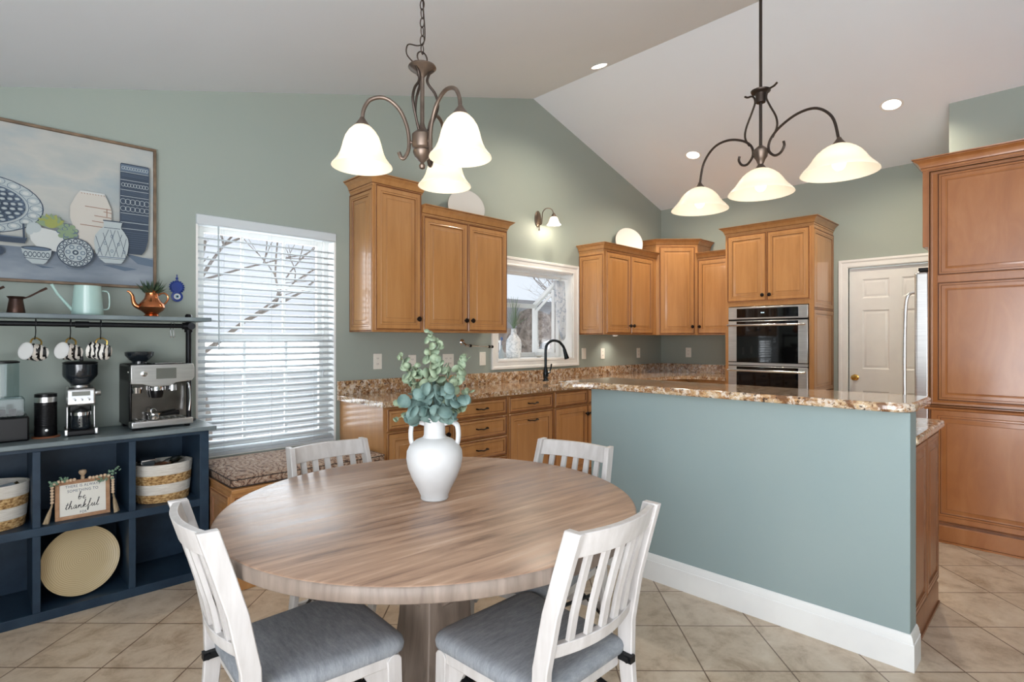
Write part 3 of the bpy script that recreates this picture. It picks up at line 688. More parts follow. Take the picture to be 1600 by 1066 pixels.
# ---------------------------------------------------------------- dining table and chairs
def wood_planks(name, stops, plank=.13, rot=-5, rough=.42, coat=.25):
    m = mat(name, stops[0][1], rough, coat=coat, coat_rough=.25); n, l, b = nodes(m)
    tc = n.new('ShaderNodeTexCoord'); mp = n.new('ShaderNodeMapping'); mp.inputs['Rotation'].default_value = (0, 0, R_(-rot)); l.new(tc.outputs['Object'], mp.inputs[0])
    sx = n.new('ShaderNodeSeparateXYZ'); l.new(mp.outputs[0], sx.inputs[0])
    dv = n.new('ShaderNodeMath'); dv.operation = 'DIVIDE'; dv.inputs[1].default_value = plank; l.new(sx.outputs['Y'], dv.inputs[0])
    fl = n.new('ShaderNodeMath'); fl.operation = 'FLOOR'; l.new(dv.outputs[0], fl.inputs[0])
    wn_ = n.new('ShaderNodeTexWhiteNoise'); wn_.noise_dimensions = '1D'; l.new(fl.outputs[0], wn_.inputs['W'])
    mp2 = n.new('ShaderNodeMapping'); mp2.inputs['Scale'].default_value = (1.6, 16, 8); l.new(mp.outputs[0], mp2.inputs[0])
    ad = n.new('ShaderNodeVectorMath'); ad.operation = 'ADD'; l.new(mp2.outputs[0], ad.inputs[0])
    sc = n.new('ShaderNodeVectorMath'); sc.operation = 'SCALE'; sc.inputs['Scale'].default_value = 9; l.new(wn_.outputs['Color'], sc.inputs[0]); l.new(sc.outputs[0], ad.inputs[1])
    t = n.new('ShaderNodeTexNoise'); t.inputs['Scale'].default_value = 1.6; t.inputs['Detail'].default_value = 9; t.inputs['Roughness'].default_value = .62; t.inputs['Distortion'].default_value = .5
    l.new(ad.outputs[0], t.inputs['Vector'])
    m1 = n.new('ShaderNodeMath'); m1.operation = 'MULTIPLY_ADD'; m1.inputs[1].default_value = .12; m1.inputs[2].default_value = -.06; l.new(wn_.outputs['Value'], m1.inputs[0])
    a2 = n.new('ShaderNodeMath'); a2.operation = 'ADD'; l.new(t.outputs['Fac'], a2.inputs[0]); l.new(m1.outputs[0], a2.inputs[1])
    r = n.new('ShaderNodeValToRGB'); cr = r.color_ramp
    while len(cr.elements) < len(stops): cr.elements.new(.5)
    for e, (p, c) in zip(cr.elements, stops): e.position = p; e.color = (*lin(c), 1)
    l.new(a2.outputs[0], r.inputs[0]); l.new(r.outputs[0], b.inputs['Base Color'])
    bp = n.new('ShaderNodeBump'); bp.inputs['Strength'].default_value = .25; bp.inputs['Distance'].default_value = .004; l.new(t.outputs['Fac'], bp.inputs['Height']); l.new(bp.outputs[0], b.inputs['Normal'])
    rr = n.new('ShaderNodeMapRange'); rr.inputs['From Min'].default_value = .3; rr.inputs['From Max'].default_value = .7; rr.inputs['To Min'].default_value = rough - .08; rr.inputs['To Max'].default_value = rough + .12
    l.new(t.outputs['Fac'], rr.inputs['Value']); l.new(rr.outputs[0], b.inputs['Roughness'])
    return m
M_table = wood_planks('table_wood', [(.30, (116, 90, 74)), (.43, (154, 123, 102)), (.55, (174, 142, 118)), (.70, (196, 170, 150))], rough=.38, coat=.25)
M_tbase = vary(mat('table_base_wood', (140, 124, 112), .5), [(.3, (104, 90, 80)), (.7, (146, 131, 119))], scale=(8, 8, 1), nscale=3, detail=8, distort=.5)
TX, TY, TR = 1.12, 1.52, .672
t = thing('dining_table', 'round dining table with a weathered brown plank top on a flared wooden pedestal', 'table', (TX, TY, 0))
MB().lathe([(TR - .01, .733), (TR - .003, .7345), (TR, .738), (TR, .769), (TR - .003, .773), (TR - .008, .775)], 128, mf=lambda j: 1 if 1 <= j <= 3 else 0).build('tabletop', [M_table, M_tbase], t, sharp=50)  # rim takes the greyer base wood, its shade put into the colour
# pedestal: square flared column, crossing feet, braces up to the top
def sq(h, z): return [(-h, -h, z), (h, -h, z), (h, h, z), (-h, h, z)]
m = MB(); m.rings([sq(.098, .732), sq(.082, .62), sq(.082, .5), sq(.088, .38), sq(.102, .25), sq(.125, .13), sq(.15, .08)], smooth=False)
m.build('pedestal', M_tbase, t, bevel=.004)
m = MB()
for k in range(4):
    M_ = Matrix.Rotation(k * PI / 2, 4, 'Z')
    m.prism([(.08, .52), (.08, .44), (.42, .68), (.46, .732), (.36, .732)], -.035, .035, 'Y', M=M_)
m.build('braces', M_tbase, t, bevel=.003)
m = MB()
for k in range(2):
    M_ = Matrix.Rotation(k * PI / 2, 4, 'Z')
    m.prism([(-.42, 0), (.42, 0), (.42, .05), (.15, .10), (-.15, .10), (-.42, .05)], -.045, .045, 'Y', M=M_)
m.build('feet', M_tbase, t, bevel=.004)

M_chair = vary(mat('whitewashed_wood', (226, 222, 218), .42), [(.35, (190, 185, 181)), (.65, (205, 201, 198))], scale=(8, 8, 1.2), nscale=4, detail=5)
M_seatf = vary(mat('grey_linen', (140, 145, 150), .95, spec=.15), [(.28, (112, 118, 124)), (.5, (146, 150, 155)), (.72, (176, 179, 182))], scale=(3, 12, 3), nscale=5, detail=12, rough=.85, bump=.4, bscale=260, bdist=.002)
def make_chair(loc, rz, label, group):
    t = thing('dining_chair', label, 'chair', loc, rz, group)
    prof = [(.0, -.285, .19), (.15, -.245, .187), (.30, -.215, .184), (.42, -.205, .182), (.52, -.208, .180), (.66, -.235, .175), (.78, -.270, .170), (.872, -.298, .166)]
    for s in (-1, 1):
        rg = []
        for z, y, x in prof:
            d = .024 if z > .3 else .021; x = x * s
            rg.append([(x - .011, y - d, z), (x + .011, y - d, z), (x + .011, y + d, z), (x - .011, y + d, z)])
        MB().rings(rg, smooth=False).build('rear_leg', M_chair, t, bevel=.003, sharp=30)
    def py(z):
        for (z0, y0, _), (z1, y1, _) in zip(prof, prof[1:]):
            if z0 <= z <= z1: return y0 + (y1 - y0) * (z - z0) / (z1 - z0)
        return prof[-1][1]
    def bow(x, z): return py(z) - .034 * (1 - (x / .17) ** 2)
    def rail(z0, z1, hw, th, nm):
        rg = []
        for i in range(13):
            x = -hw + 2 * hw * i / 12; ya, yb = bow(x, z0), bow(x, z1)
            rg.append([(x, ya - th / 2, z0), (x, ya + th / 2, z0), (x, yb + th / 2, z1), (x, yb - th / 2, z1)])
        MB().rings(rg, smooth=True).build(nm, M_chair, t, bevel=.002, sharp=40)
    rail(.805, .868, .160, .020, 'top_rail'); rail(.545, .580, .168, .020, 'lower_rail')
    for i in range(5):
        x = -.112 + i * .056
        rg = []
        for z in (.575, .65, .73, .81):
            y = bow(x, z); rg.append([(x - .011, y - .006, z), (x + .011, y - .006, z), (x + .011, y + .006, z), (x - .011, y + .006, z)])
        MB().rings(rg, smooth=False).build('slat', M_chair, t)
    o_ = round_poly([(-.205, .215), (-.178, -.205), (.178, -.205), (.205, .215)], [.05, .025, .025, .05], 5)
    def rr(k, z, dy=0): return [(x * k, (y) * k + dy, z) for x, y in o_]
    MB().rings([rr(.96, .418), rr(1.0, .424), rr(1.01, .440), rr(.995, .452), rr(.95, .461), rr(.85, .466), rr(.5, .470)]).build('seat', M_seatf, t, sharp=70)
    MB().rings([rr(.93, .385), rr(.95, .388), rr(.95, .4175)], smooth=False).build('seat_frame', M_chair, t, bevel=.002)
    for s in (-1, 1):
        x = s * .188
        lp = [(.150, .405), (.158, .416), (.172, .421), (.186, .416), (.194, .405), (.200, .2), (.205, 0), (.168, 0), (.158, .2)]
        MB().prism(lp, x - .010, x + .010, 'X').build('front_leg', M_chair, t, bevel=.002)
        br = MB(); br.prism([(.155, .385), (.155, .30), (.125, .315), (.085, .385)], x * .93 - .006, x * .93 + .006, 'X'); br.build('bracket', M_chair, t)
    MB().box(-.173, -.252, .215, .173, -.232, .25).build('stretcher', M_chair, t, bevel=.002); MB().box(-.178, .170, .19, .178, .187, .225).build('stretcher', M_chair, t, bevel=.002)
    m = MB()
    for s in (-1, 1):
        x = s * .162
        m.tube([(x, .10, .355), (x, -.20, .30)], .007, 8); m.tube([(x, -.05, .375), (x, -.235, .20)], .006, 8)
        m.tube([(s * .150, .105, .35), (s * .18, .105, .35)], .013, 10)
        m.box(s * .155, -.237, .405, s * .178, -.180, .425); m.tube([(s * .150, -.225, .415), (s * .182, -.225, .415)], .009, 8)
    m.tube([(-.16, .09, .352), (.16, .09, .352)], .009, 8)
    m.build('folding_hardware', M_blackmetal, t)
    return t
ch = make_chair((1.154, 1.100, 0), 0, 'white slat-back folding chair with grey seat, back to the viewer, right of the pedestal', 'white folding chairs around the round table')
def place(loc, rz, label):
    c = copy_tree(ch); c.location = loc; c.rotation_euler = (0, 0, rz); c['label'] = label; return c
place((.690, 1.552, 0), R_(-93), 'white folding chair at the left side of the table, closest to the navy shelf')
place((1.095, 1.950, 0), R_(181), 'white chair tucked behind the table, in front of the window-seat cushion')
place((1.558, 1.4625, 0), R_(98.4), 'white chair tucked behind the table, in front of the half wall')

# vase and eucalyptus
M_vase = vary(mat('white_ceramic', (226, 226, 224), .55, spec=.3), [(.4, (206, 206, 205)), (.6, (199, 199, 198))], nscale=6)
VX, VY = 1.117, 1.518
t = thing('vase', 'white two-handled ceramic jug vase standing at the centre of the round table', 'vase', (VX, VY, .7755), R_(-45))
pr = [(.044, 0), (.047, .004), (.046, .012), (.056, .035), (.077, .075), (.090, .110), (.095, .140), (.093, .163), (.083, .184), (.063, .200), (.041, .209), (.036, .217), (.035, .262), (.038, .272), (.042, .276), (.040, .278), (.033, .270), (.030, .22), (.030, .19), (.0001, .185)]
MB().lathe([(r, z * 1.0) for r, z in pr], 48).build('vase_body', M_vase, t)
for s in (-1, 1):
    m = MB(); m.tube(smooth_path([(s * .033, 0, .255), (s * .058, 0, .261), (s * .076, 0, .250), (s * .081, 0, .225), (s * .080, 0, .200), (s * .076, 0, .185)], 6), [.0095] * 31, 12, flat=.8); m.build('handle', M_vase, t)
M_leafd = vary(mat('eucalyptus_teal', (98, 134, 124), .6), [(.3, (78, 104, 100)), (.7, (116, 140, 132))], nscale=30)
M_leafl = vary(mat('eucalyptus_pale', (146, 172, 140), .6), [(.3, (106, 126, 104)), (.7, (150, 164, 134))], nscale=30)
M_stem = mat('eucalyptus_stem', (120, 120, 92), .7)
def leaf(mb, c, nrm, up, r, m=0, cup=.15, asp=1.0):
    nrm = Vector(nrm).normalized(); up = Vector(up); up = (up - nrm * up.dot(nrm)); up = up.normalized() if up.length > 1e-5 else nrm.orthogonal().normalized(); sd = nrm.cross(up)
    vs = [Vector(c)]; k = 10
    for i in range(k):
        a = 2 * PI * i / k; q = r * (1 - .12 * math.cos(a) ** 3)
        vs.append(Vector(c) + (up * math.cos(a) * q + sd * math.sin(a) * q * asp) + nrm * (cup * r * abs(math.sin(a))))
    mb.add(vs, [(0, 1 + i, 1 + (i + 1) % k) for i in range(k)], m, True)
t = thing('eucalyptus_bunch', 'leafy grey-green eucalyptus sprigs standing in the white vase', 'plant', (VX, VY, 1.028), R_(-45))
rnd = random.Random(11); st = MB(); lf = MB(); lfp = MB()
sprigs = [((-.115, -.01, .235), 1), ((-.07, .02, .20), 1), ((-.02, 0, .315), 1), ((.012, .02, .285), 1), ((.11, 0, .235), 1), ((.085, -.02, .16), 1), ((-.12, .01, .07), 1), ((.105, .0, .05), 1), ((-.125, -.02, .02), 1), ((.12, .02, .11), 1), ((-.09, 0, .15), 1), ((.04, .04, .20), 1),
          ((-.085, -.04, .08), 0), ((-.05, -.06, .11), 0), ((0, -.07, .13), 0), ((.05, -.06, .12), 0), ((.085, -.03, .09), 0), ((-.07, -.06, .02), 0), ((.03, -.085, .05), 0), ((-.01, .06, .13), 0), ((.07, -.05, .02), 0), ((-.04, -.08, .05), 0), ((.05, .06, .10), 0), ((-.06, .06, .10), 0)]
for (tx, ty, tz), pale in sprigs:
    p0 = Vector((tx * .12, ty * .12, -.10)); p1 = Vector((tx * .25, ty * .25, .01)); p2 = Vector((tx, ty, tz)); p15 = p1.lerp(p2, .55) + Vector((0, 0, .02))
    path = smooth_path([p0, p1, p15, p2], 6); st.tube(path, .0014, 5)
    k0 = 7; cnt = max(4, int((p2 - p1).length / (.026 if pale else .030)))
    for j in range(cnt + 1):
        u = .25 + .75 * j / cnt; q = path[min(len(path) - 1, int(6 + u * (len(path) - 7)))]
        if pale and tz > .2 and u < .45: continue
        tdir = (path[min(len(path) - 1, int(6 + u * (len(path) - 7)))] - p1).normalized()
        for s in (0, 1):
            az = rnd.random() * 2 * PI; sd = Vector((math.cos(az), math.sin(az), rnd.uniform(-.3, .4))).normalized()
            rad = (rnd.uniform(.015, .023) if pale else rnd.uniform(.020, .027)) * (1.25 - .65 * u if pale else 1)
            c_ = q + sd * rad * .9
            nr = (Vector((rnd.uniform(-.7, .7), rnd.uniform(-1.3, .0), rnd.uniform(-.1, .9)))) if rnd.random() < .75 else Vector((rnd.uniform(-1, 1), rnd.uniform(-1, 1), rnd.uniform(-.5, 1)))
            leaf(lfp if pale else lf, c_, nr, sd, rad, 0, .07, .88)
st.build('stems', M_stem, t)
for mb, mt, nm in ((lf, M_leafd, 'dark_leaves'), (lfp, M_leafl, 'pale_leaves')):
    o = mb.build(nm, mt, t); o.modifiers.new('s', 'SOLIDIFY').thickness = .0007

# ---------------------------------------------------------------- lamps
M_bronze = vary(mat('antique_bronze', (92, 80, 72), .38, metal=.75), [(.3, (84, 72, 64)), (.7, (128, 112, 100))], nscale=8)
M_dbronze = mat('dark_bronze', (60, 50, 44), .4, metal=.7)
def shade_mat(name, es, lo):
    m = bpy.data.materials.new(name); m.use_nodes = True; n, l = m.node_tree.nodes, m.node_tree.links; n.clear()
    o = n.new('ShaderNodeOutputMaterial'); d = n.new('ShaderNodeBsdfPrincipled'); d.inputs['Base Color'].default_value = (*lin((246, 242, 232)), 1); d.inputs['Roughness'].default_value = .3
    tr = n.new('ShaderNodeBsdfTranslucent'); tr.inputs[0].default_value = (1, .95, .85, 1); mx = n.new('ShaderNodeMixShader'); mx.inputs[0].default_value = .55
    l.new(d.outputs[0], mx.inputs[1]); l.new(tr.outputs[0], mx.inputs[2])
    t = n.new('ShaderNodeTexNoise'); t.inputs['Scale'].default_value = 14; t.inputs['Detail'].default_value = 4; tc = n.new('ShaderNodeTexCoord'); l.new(tc.outputs['Object'], t.inputs['Vector'])
    r = n.new('ShaderNodeMapRange'); r.inputs['To Min'].default_value = es * .85; r.inputs['To Max'].default_value = es * 1.15; l.new(t.outputs['Fac'], r.inputs['Value'])
    e = n.new('ShaderNodeEmission'); e.inputs[0].default_value = (*lin(lo), 1); l.new(r.outputs[0], e.inputs[1])
    ad = n.new('ShaderNodeAddShader'); l.new(mx.outputs[0], ad.inputs[0]); l.new(e.outputs[0], ad.inputs[1]); l.new(ad.outputs[0], o.inputs[0]); return m
M_shade = shade_mat('alabaster_shade', .14, (255, 240, 214))
M_bulb = mat('lit_bulb', (255, 255, 255), .4, emit=(255, 238, 210), es=4)
def bell(r, h, top=.03, flat=0):
    """outer then inner surface of a bell shade, rim at z=0"""
    o = []
    for i in range(15):
        u = i / 14
        x = r * (1 - .40 * min(1, u * 3.2) ** .7) if u < .3125 else 0
        o.append(u)
    pts = [(r, 0), (r * .985, h * .03), (r * .90, h * .10), (r * .80, h * .20), (r * .72, h * .32), (r * .665, h * .45), (r * .62, h * .58), (r * .55, h * .73), (r * .44, h * .86), (r * .32, h * .95), (top, h)] if not flat else \
          [(r, 0), (r * .985, h * .04), (r * .90, h * .16), (r * .80, h * .29), (r * .72, h * .42), (r * .65, h * .56), (r * .56, h * .70), (r * .44, h * .83), (r * .31, h * .93), (top, h)]
    inn = [(max(x - .004, .001), z - (.003 if z > h * .9 else 0)) for x, z in reversed(pts)]
    inn[-1] = (r - .004, .001)
    return pts + inn[:-1] + [(r - .003, 0)]
def shade(parent, c, r, h, flat=0, rx=0):
    o = MB().lathe(bell(r, h, .026, flat), 40).build('glass_shade', M_shade, parent, loc=c)
    MB().lathe([(.026, -.014), (.030, -.004), (.024, .006), (.012, .022), (.008, .03)], 18).build('socket_cap', M_bronze, parent, loc=(c[0], c[1], c[2] + h))
    b = MB().lathe([(.0001, -.045), (.014, -.042), (.024, -.030), (.028, -.014), (.025, .004), (.014, .028), (.012, .045)], 16).build('bulb', M_bulb, parent, loc=(c[0], c[1], c[2] + h * .45))
    return o

# chandelier over the table
CX, CY = 1.185, 1.687
t = thing('chandelier', 'three-light antique bronze chandelier with white bell shades hanging on a chain over the table', 'chandelier', (CX, CY, 0))
AR = .215; ZR = 1.942
MB().lathe([(.0001, 1.948), (.010, 1.952), (.012, 1.962), (.006, 1.972), (.012, 1.978), (.026, 1.992), (.034, 2.010), (.034, 2.016), (.030, 2.020), (.036, 2.026), (.038, 2.030), (.038, 2.075), (.034, 2.080), (.020, 2.092), (.012, 2.105), (.008, 2.12), (.008, 2.29), (.012, 2.295), (.020, 2.305), (.045, 2.318), (.052, 2.325), (.050, 2.330), (.028, 2.336), (.008, 2.345)], 28).build('centre_column', M_bronze, t)
for k, dg in enumerate((148, -88, 30)):
    a = R_(dg); Mz = Matrix.Rotation(a, 4, 'Z')
    m = MB(); m.tube(smooth_path([(.085, 0, 2.005), (.075, 0, 1.985), (.062, 0, 1.990), (.048, 0, 2.03), (.055, 0, 2.10), (.085, 0, 2.165), (.135, 0, 2.200), (.185, 0, 2.190), (.210, 0, 2.150), (.215, 0, 2.100)][::1], 6), .0072, 10, M=Mz)
    m.tube([(.034, 0, 2.045), (.052, 0, 2.045)], .006, 8, M=Mz)
    m.build('arm', M_bronze, t)
    m = MB(); m.tube(smooth_path([(.040, 0, 2.318), (.024, 0, 2.30), (.020, 0, 2.27), (.048, 0, 2.23), (.058, 0, 2.185), (.040, 0, 2.13), (.018, 0, 2.085)], 6), .005, 8, M=Matrix.Rotation(a + .9, 4, 'Z')); m.build('scroll_rod', M_dbronze, t)
    sp = Mz @ Vector((AR, 0, 0)); shade(t, (sp.x, sp.y, ZR), .108, .150)
    point('chandelier_lamp', (CX + sp.x, CY + sp.y, ZR + .045), .15)
m = MB(); m.tube([(.022 * math.cos(u * PI / 8), .0, 2.362 + .022 * math.sin(u * PI / 8)) for u in range(16)], .0028, 8, closed=True); m.build('hanging_ring', M_dbronze, t)
zt_ = zc(CX); m = MB(); z = 2.375; k = 0
while z < zt_ - .03:
    M_ = Matrix.Rotation(PI / 2 * (k % 2) + .4, 4, 'Z'); pts = [(.0085 * math.cos(q), 0, z + .019 + .0185 * math.sin(q)) for q in [2 * PI * i / 14 for i in range(14)]]
    m.tube(pts, .0021, 6, M=M_, closed=True); z += .033; k += 1
m.build('chain', M_dbronze, t)
m = MB(); m.tube(smooth_path([(.004, 0, zt_ - .02), (.006, .004, 2.60), (.012, 0, 2.46), (.005, .0, 2.42), (-.02, -.0, 2.40), (-.055, .01, 2.395), (-.062, .01, 2.36), (-.045, .0, 2.335), (-.02, 0, 2.332)], 6), .0025, 6); m.build('cord', M_dbronze, t)
MB().lathe([(.06, -.02), (.055, -.002), (.045, .01), (.01, .02)][::-1], 24, (0, 0, zt_ - .012)).build('canopy', M_bronze, t)

# linear pendant over the island
PX, PY = 2.80, 1.085
t = thing('pendant_light', 'bronze island pendant with three wide white shades on a long rod', 'pendant lamp', (PX, PY, 0), R_(90 - 15.6))
ZR = 2.045; sr = .155; shh = .125
m = MB(); m.tube([(0, 0, 2.25), (0, 0, zc(PX) - .01)], .0075, 10); m.build('rod', M_dbronze, t)
MB().lathe([(.022, 2.50), (.024, 2.51), (.024, 2.535), (.026, 2.545), (.045, 2.553), (.047, 2.560), (.03, 2.566), (.008, 2.57)], 24).build('upper_hub', M_dbronze, t)
MB().lathe([(.010, 2.17), (.012, 2.19), (.022, 2.215), (.032, 2.23), (.032, 2.238), (.036, 2.244), (.036, 2.262), (.028, 2.27), (.010, 2.285)], 24).build('lower_hub', M_bronze, t)
MB().lathe([(.065, -.025), (.06, -.004), (.02, .012)][::1], 24, (0, 0, zc(PX) - .03)).build('canopy', M_bronze, t)
for s in (-1, 1):
    m = MB(); m.tube(smooth_path([(s * .125, 0, 2.268), (s * .128, 0, 2.245), (s * .108, 0, 2.218), (s * .075, 0, 2.215), (s * .045, 0, 2.25), (s * .055, 0, 2.30), (s * .11, 0, 2.345), (s * .20, 0, 2.375), (s * .29, 0, 2.365), (s * .36, 0, 2.30), (s * .387, 0, 2.20), (s * .39, 0, 2.17)], 6), .0062, 10); m.build('arm', M_dbronze, t)
    m = MB(); m.tube(smooth_path([(s * .092, 0, 2.565), (s * .075, 0, 2.555), (s * .045, 0, 2.548), (s * .032, 0, 2.515), (s * .050, 0, 2.47), (s * .085, 0, 2.40), (s * .090, 0, 2.35), (s * .066, 0, 2.305)], 6), .005, 8); m.build('scroll_rod', M_dbronze, t)
for s in (-1, 0, 1):
    shade(t, (s * .39, 0, ZR), sr, shh, 1)
    q = t.matrix_basis @ Vector((s * .39, 0, 0)); a = R_(90 - 15.6)
    point('pendant_lamp', (PX + s * .39 * math.cos(a), PY + s * .39 * math.sin(a), ZR + .045), .15)

# wall sconce
t = thing('wall_sconce', 'small bronze wall sconce with one white bell shade above the sink window', 'wall lamp', (4.009, A - .002, 2.52))
m = MB(); m.lathe([(.055, 0), (.055, .006), (.045, .012), (.03, .016), (.0001, .018)], 28, (0, 0, 0), 0, Matrix.Diagonal((.85, 1, 1.5, 1)) @ Matrix.Rotation(R_(90), 4, 'X')); m.build('backplate', M_bronze, t)
m = MB(); m.tube(smooth_path([(0, -.015, -.05), (.0, -.05, -.055), (.0, -.06, 0), (.004, -.065, .06), (.03, -.09, .098), (.07, -.12, .09), (.085, -.135, .05), (.086, -.137, .03)], 6), .005, 8); m.build('arm', M_bronze, t)
m = MB(); m.tube([(0, -.02, -.06), (0, -.02, -.11)], .005, 8); m.sphere((0, -.02, -.11), .008, 8); m.build('switch', M_bronze, t)
shade(t, (.086, -.137, -.065), .072, .088)
point('sconce_lamp', (4.095, A - .18, 2.44), 3.2, r=.03)

# recessed ceiling lights
M_can = mat('can_glow', (255, 255, 255), .5, emit=(255, 248, 238), es=3.2)
def can(x, y, label):
    sl = math.atan(SL) * (-1 if x < XP else 1)
    t = thing('recessed_light', label, 'ceiling light', (x, y, zc(x) - .0005), 0, 'recessed ceiling lights'); t.rotation_euler = (0, sl, 0)
    MB().lathe([(.085, -.004), (.082, -.0015), (.066, -.001), (.066, -.0045), (.085, -.0045)], 32).build('trim_ring', M_trim, t)
    MB().lathe([(.0001, -.003), (.066, -.003), (.066, -.001)], 32).build('lens', M_can, t)
    spot('recessed_lamp', (x, y, zc(x) - .03), 66, 145, (1, .86, .68))
can(3.82, 2.834, 'round recessed ceiling light left of the ridge, the highest of those on in view')
can(5.426, 1.041, 'round recessed ceiling light near the far right wall, rightmost in the photo')
can(5.418, 2.798, 'round recessed ceiling light beyond the island pendant, above its left shade')
# under-cabinet puck light
t = thing('puck_light', 'small round lit puck light under the cabinet right of the sink window', 'light', (5.15, 3.60, 1.360))
MB().lathe([(.03, .0), (.032, .004), (.032, .012)], 20).build('housing', M_trim, t); MB().lathe([(.0001, -.0006), (.024, -.0006), (.024, .001)], 20).build('lens', M_can, t)
spot('puck_lamp', (5.15, 3.60, 1.352), 4.0, 150)

# ---------------------------------------------------------------- things on the kitchen walls
def outlet(x, z, label, kind='outlet', y=A, rz=0, loc=None):
    t = thing('wall_outlet' if kind != 'switch' else 'light_switch', label, 'outlet' if kind != 'switch' else 'switch', loc or (x, y - .001, z), rz)
    wd = .074 if kind != 'double' else .118
    MB().box(-wd / 2, -.006, -.06, wd / 2, 0, .06).build('cover_plate', M_outlet, t, bevel=.003)
    m = MB(); xs_ = (0,) if kind != 'double' else (-.023, .023)
    for xx in xs_:
        if kind == 'switch': m.box(xx - .016, -.008, -.034, xx + .016, -.006, .034)
        else:
            for zz in (-.021, .021): m.box(xx - .015, -.0072, zz - .014, xx + .015, -.006, zz + .014)
    m.build('switch_rocker' if kind == 'switch' else 'socket_face', M_outlet, t, bevel=.001)
    if kind != 'switch':
        m = MB()
        for xx in xs_:
            for zz in (-.021, .021):
                for dx in (-.006, .006): m.box(xx + dx - .0012, -.0078, zz - .002, xx + dx + .0012, -.0072, zz + .007)
                m.cyl((xx, -.0072, zz - .008), .0025, .001, 8, M=None)
        m.build('slots', M_outhole, t)
    return t
outlet(2.205, 1.150, 'white wall outlet at the left end of the backsplash, under the tall wall cabinet')
outlet(2.52, 1.135, 'white wall outlet partly behind the eucalyptus, left of the double-width outlet')
outlet(2.885, 1.135, 'double-width white wall outlet behind the eucalyptus', 'double')
outlet(3.275, 1.145, 'white light switch just left of the sink window', 'switch')
outlet(4.745, 1.165, 'white light switch just right of the sink window', 'switch')
outlet(5.086, 1.160, 'white wall outlet under the puck light right of the sink window')
outlet(5.822, 1.155, 'white wall outlet near the corner under the angled cabinet')
outlet(0, 0, 'white wall outlet on the far right wall, between the corner and the oven', rz=RB, loc=(B - .001, 3.344, 1.158))

# paper towel holder under the cabinet
t = thing('towel_holder', 'chrome wall bar with black rings, under the cabinet left of the sink window', 'towel holder', (3.07, A - .002, 1.265))
m = MB(); m.tube([(-.02, -.07, .0), (.27, -.07, -.012)], .006, 10); m.build('bar', M_chrome, t)
m = MB(); m.tube(smooth_path([(-.03, -.002, .03), (-.05, -.04, .02), (-.04, -.07, .002), (-.02, -.07, 0)], 5), .011, 10); m.lathe([(.028, 0), (.022, .008), (.012, .014)], 16, (0, 0, 0), 0, Matrix.Translation((-.03, 0, .03)) @ Matrix.Rotation(R_(90), 4, 'X')); m.build('bracket', M_chrome, t)
m = MB()
for xx in (.0, .22, .255): m.tube([(xx, -.07, -.001 - .04 * xx), (xx + .012, -.07, -.0015 - .04 * xx)], .013, 12)
m.build('rings', M_black, t)
# plates on the cabinets
M_plate = mat('plate_cream', (206, 203, 197), .4)
def plate(loc, rz, r, label):
    t = thing('decorative_plate', label, 'plate', loc, rz, 'round plates on the wall cabinets')
    m = MB(); m.lathe([(.0001, 0), (r * .72, .0), (r * .78, .003), (r, .012), (r, .016), (r * .77, .009), (.0001, .006)], 56, (0, 0, 0), 0, Matrix.Translation((0, 0, r * .985)) @ Matrix.Rotation(R_(-14 + 90), 4, 'X')); m.build('plate_disc', M_plate, t)
    m = MB(); m.lathe([(r - .001, .0115), (r + .001, .014), (r - .001, .0165)], 56, closed=True, M=Matrix.Translation((0, 0, r * .985)) @ Matrix.Rotation(R_(-14 + 90), 4, 'X')); m.build('rim_line', mat('plate_rim_brown', (120, 90, 70), .4), t)
plate((2.985, 3.61, 2.275), R_(-20), .165, 'plain pale round plate propped on the wall cabinet left of the sink window')
plate((5.42, 3.60, 2.275), R_(-28), .175, 'plain pale round plate propped on the wall cabinet right of the sink window')

# ---- garden window contents
M_curt = vary(mat('curtain_floral', (232, 236, 240), .8), [(.42, (240, 243, 246)), (.54, (232, 236, 241)), (.60, (178, 190, 204)), (.66, (236, 240, 243))], nscale=22, detail=3, distort=.6)
n, l, bb = nodes(M_curt); tl = n.new('ShaderNodeBsdfTranslucent'); ms = n.new('ShaderNodeMixShader'); ms.inputs[0].default_value = .4
l.new(n['Color Ramp'].outputs[0], tl.inputs[0]); l.new(bb.outputs[0], ms.inputs[1]); l.new(tl.outputs[0], ms.inputs[2]); l.new(ms.outputs[0], n['Material Output'].inputs[0])
t = thing('curtain', 'pale floral curtain gathered at the right side of the sink window', 'curtain', (0, 0, 0)); t.location = (4.42, 3.80, 1.96)
rg = []; nx = 40
m = MB(); vs = []; rows = 14
for j in range(rows + 1):
    v = j / rows; z = -.02 - v * .60; wdt = .17 * (1 - .25 * v) if v < .6 else .17 * (.85 - (v - .6) * 1.2); xc = -.0 + .06 * v
    for i in range(nx + 1):
        u = i / nx; x = xc - wdt / 2 + wdt * u + .0; y = .018 * math.sin(u * PI * 9 + v) * (1 - .4 * v); vs.append((x, y, z - .03 * math.sin(u * PI) * v))
fs = [(j * (nx + 1) + i, j * (nx + 1) + i + 1, (j + 1) * (nx + 1) + i + 1, (j + 1) * (nx + 1) + i) for j in range(rows) for i in range(nx)]
m.add(vs, fs, 0, True); o = m.build('fabric', M_curt, t, sharp=80); o.modifiers.new('s', 'SOLIDIFY').thickness = .0015
t = tag(MB().tube([(3.47, 3.80, 1.965), (4.555, 3.80, 1.965)], .007, 10).build('curtain_rod', M_trim), 'thin white curtain rod across the top of the sink window', 'curtain rod')
M_white_glass = vary(mat('white_textured_glass', (236, 240, 242), .25), [(.36, (186, 194, 200)), (.55, (228, 232, 235))], scale=(1, 1, 1), nscale=45, bump=.4, bdist=.004)
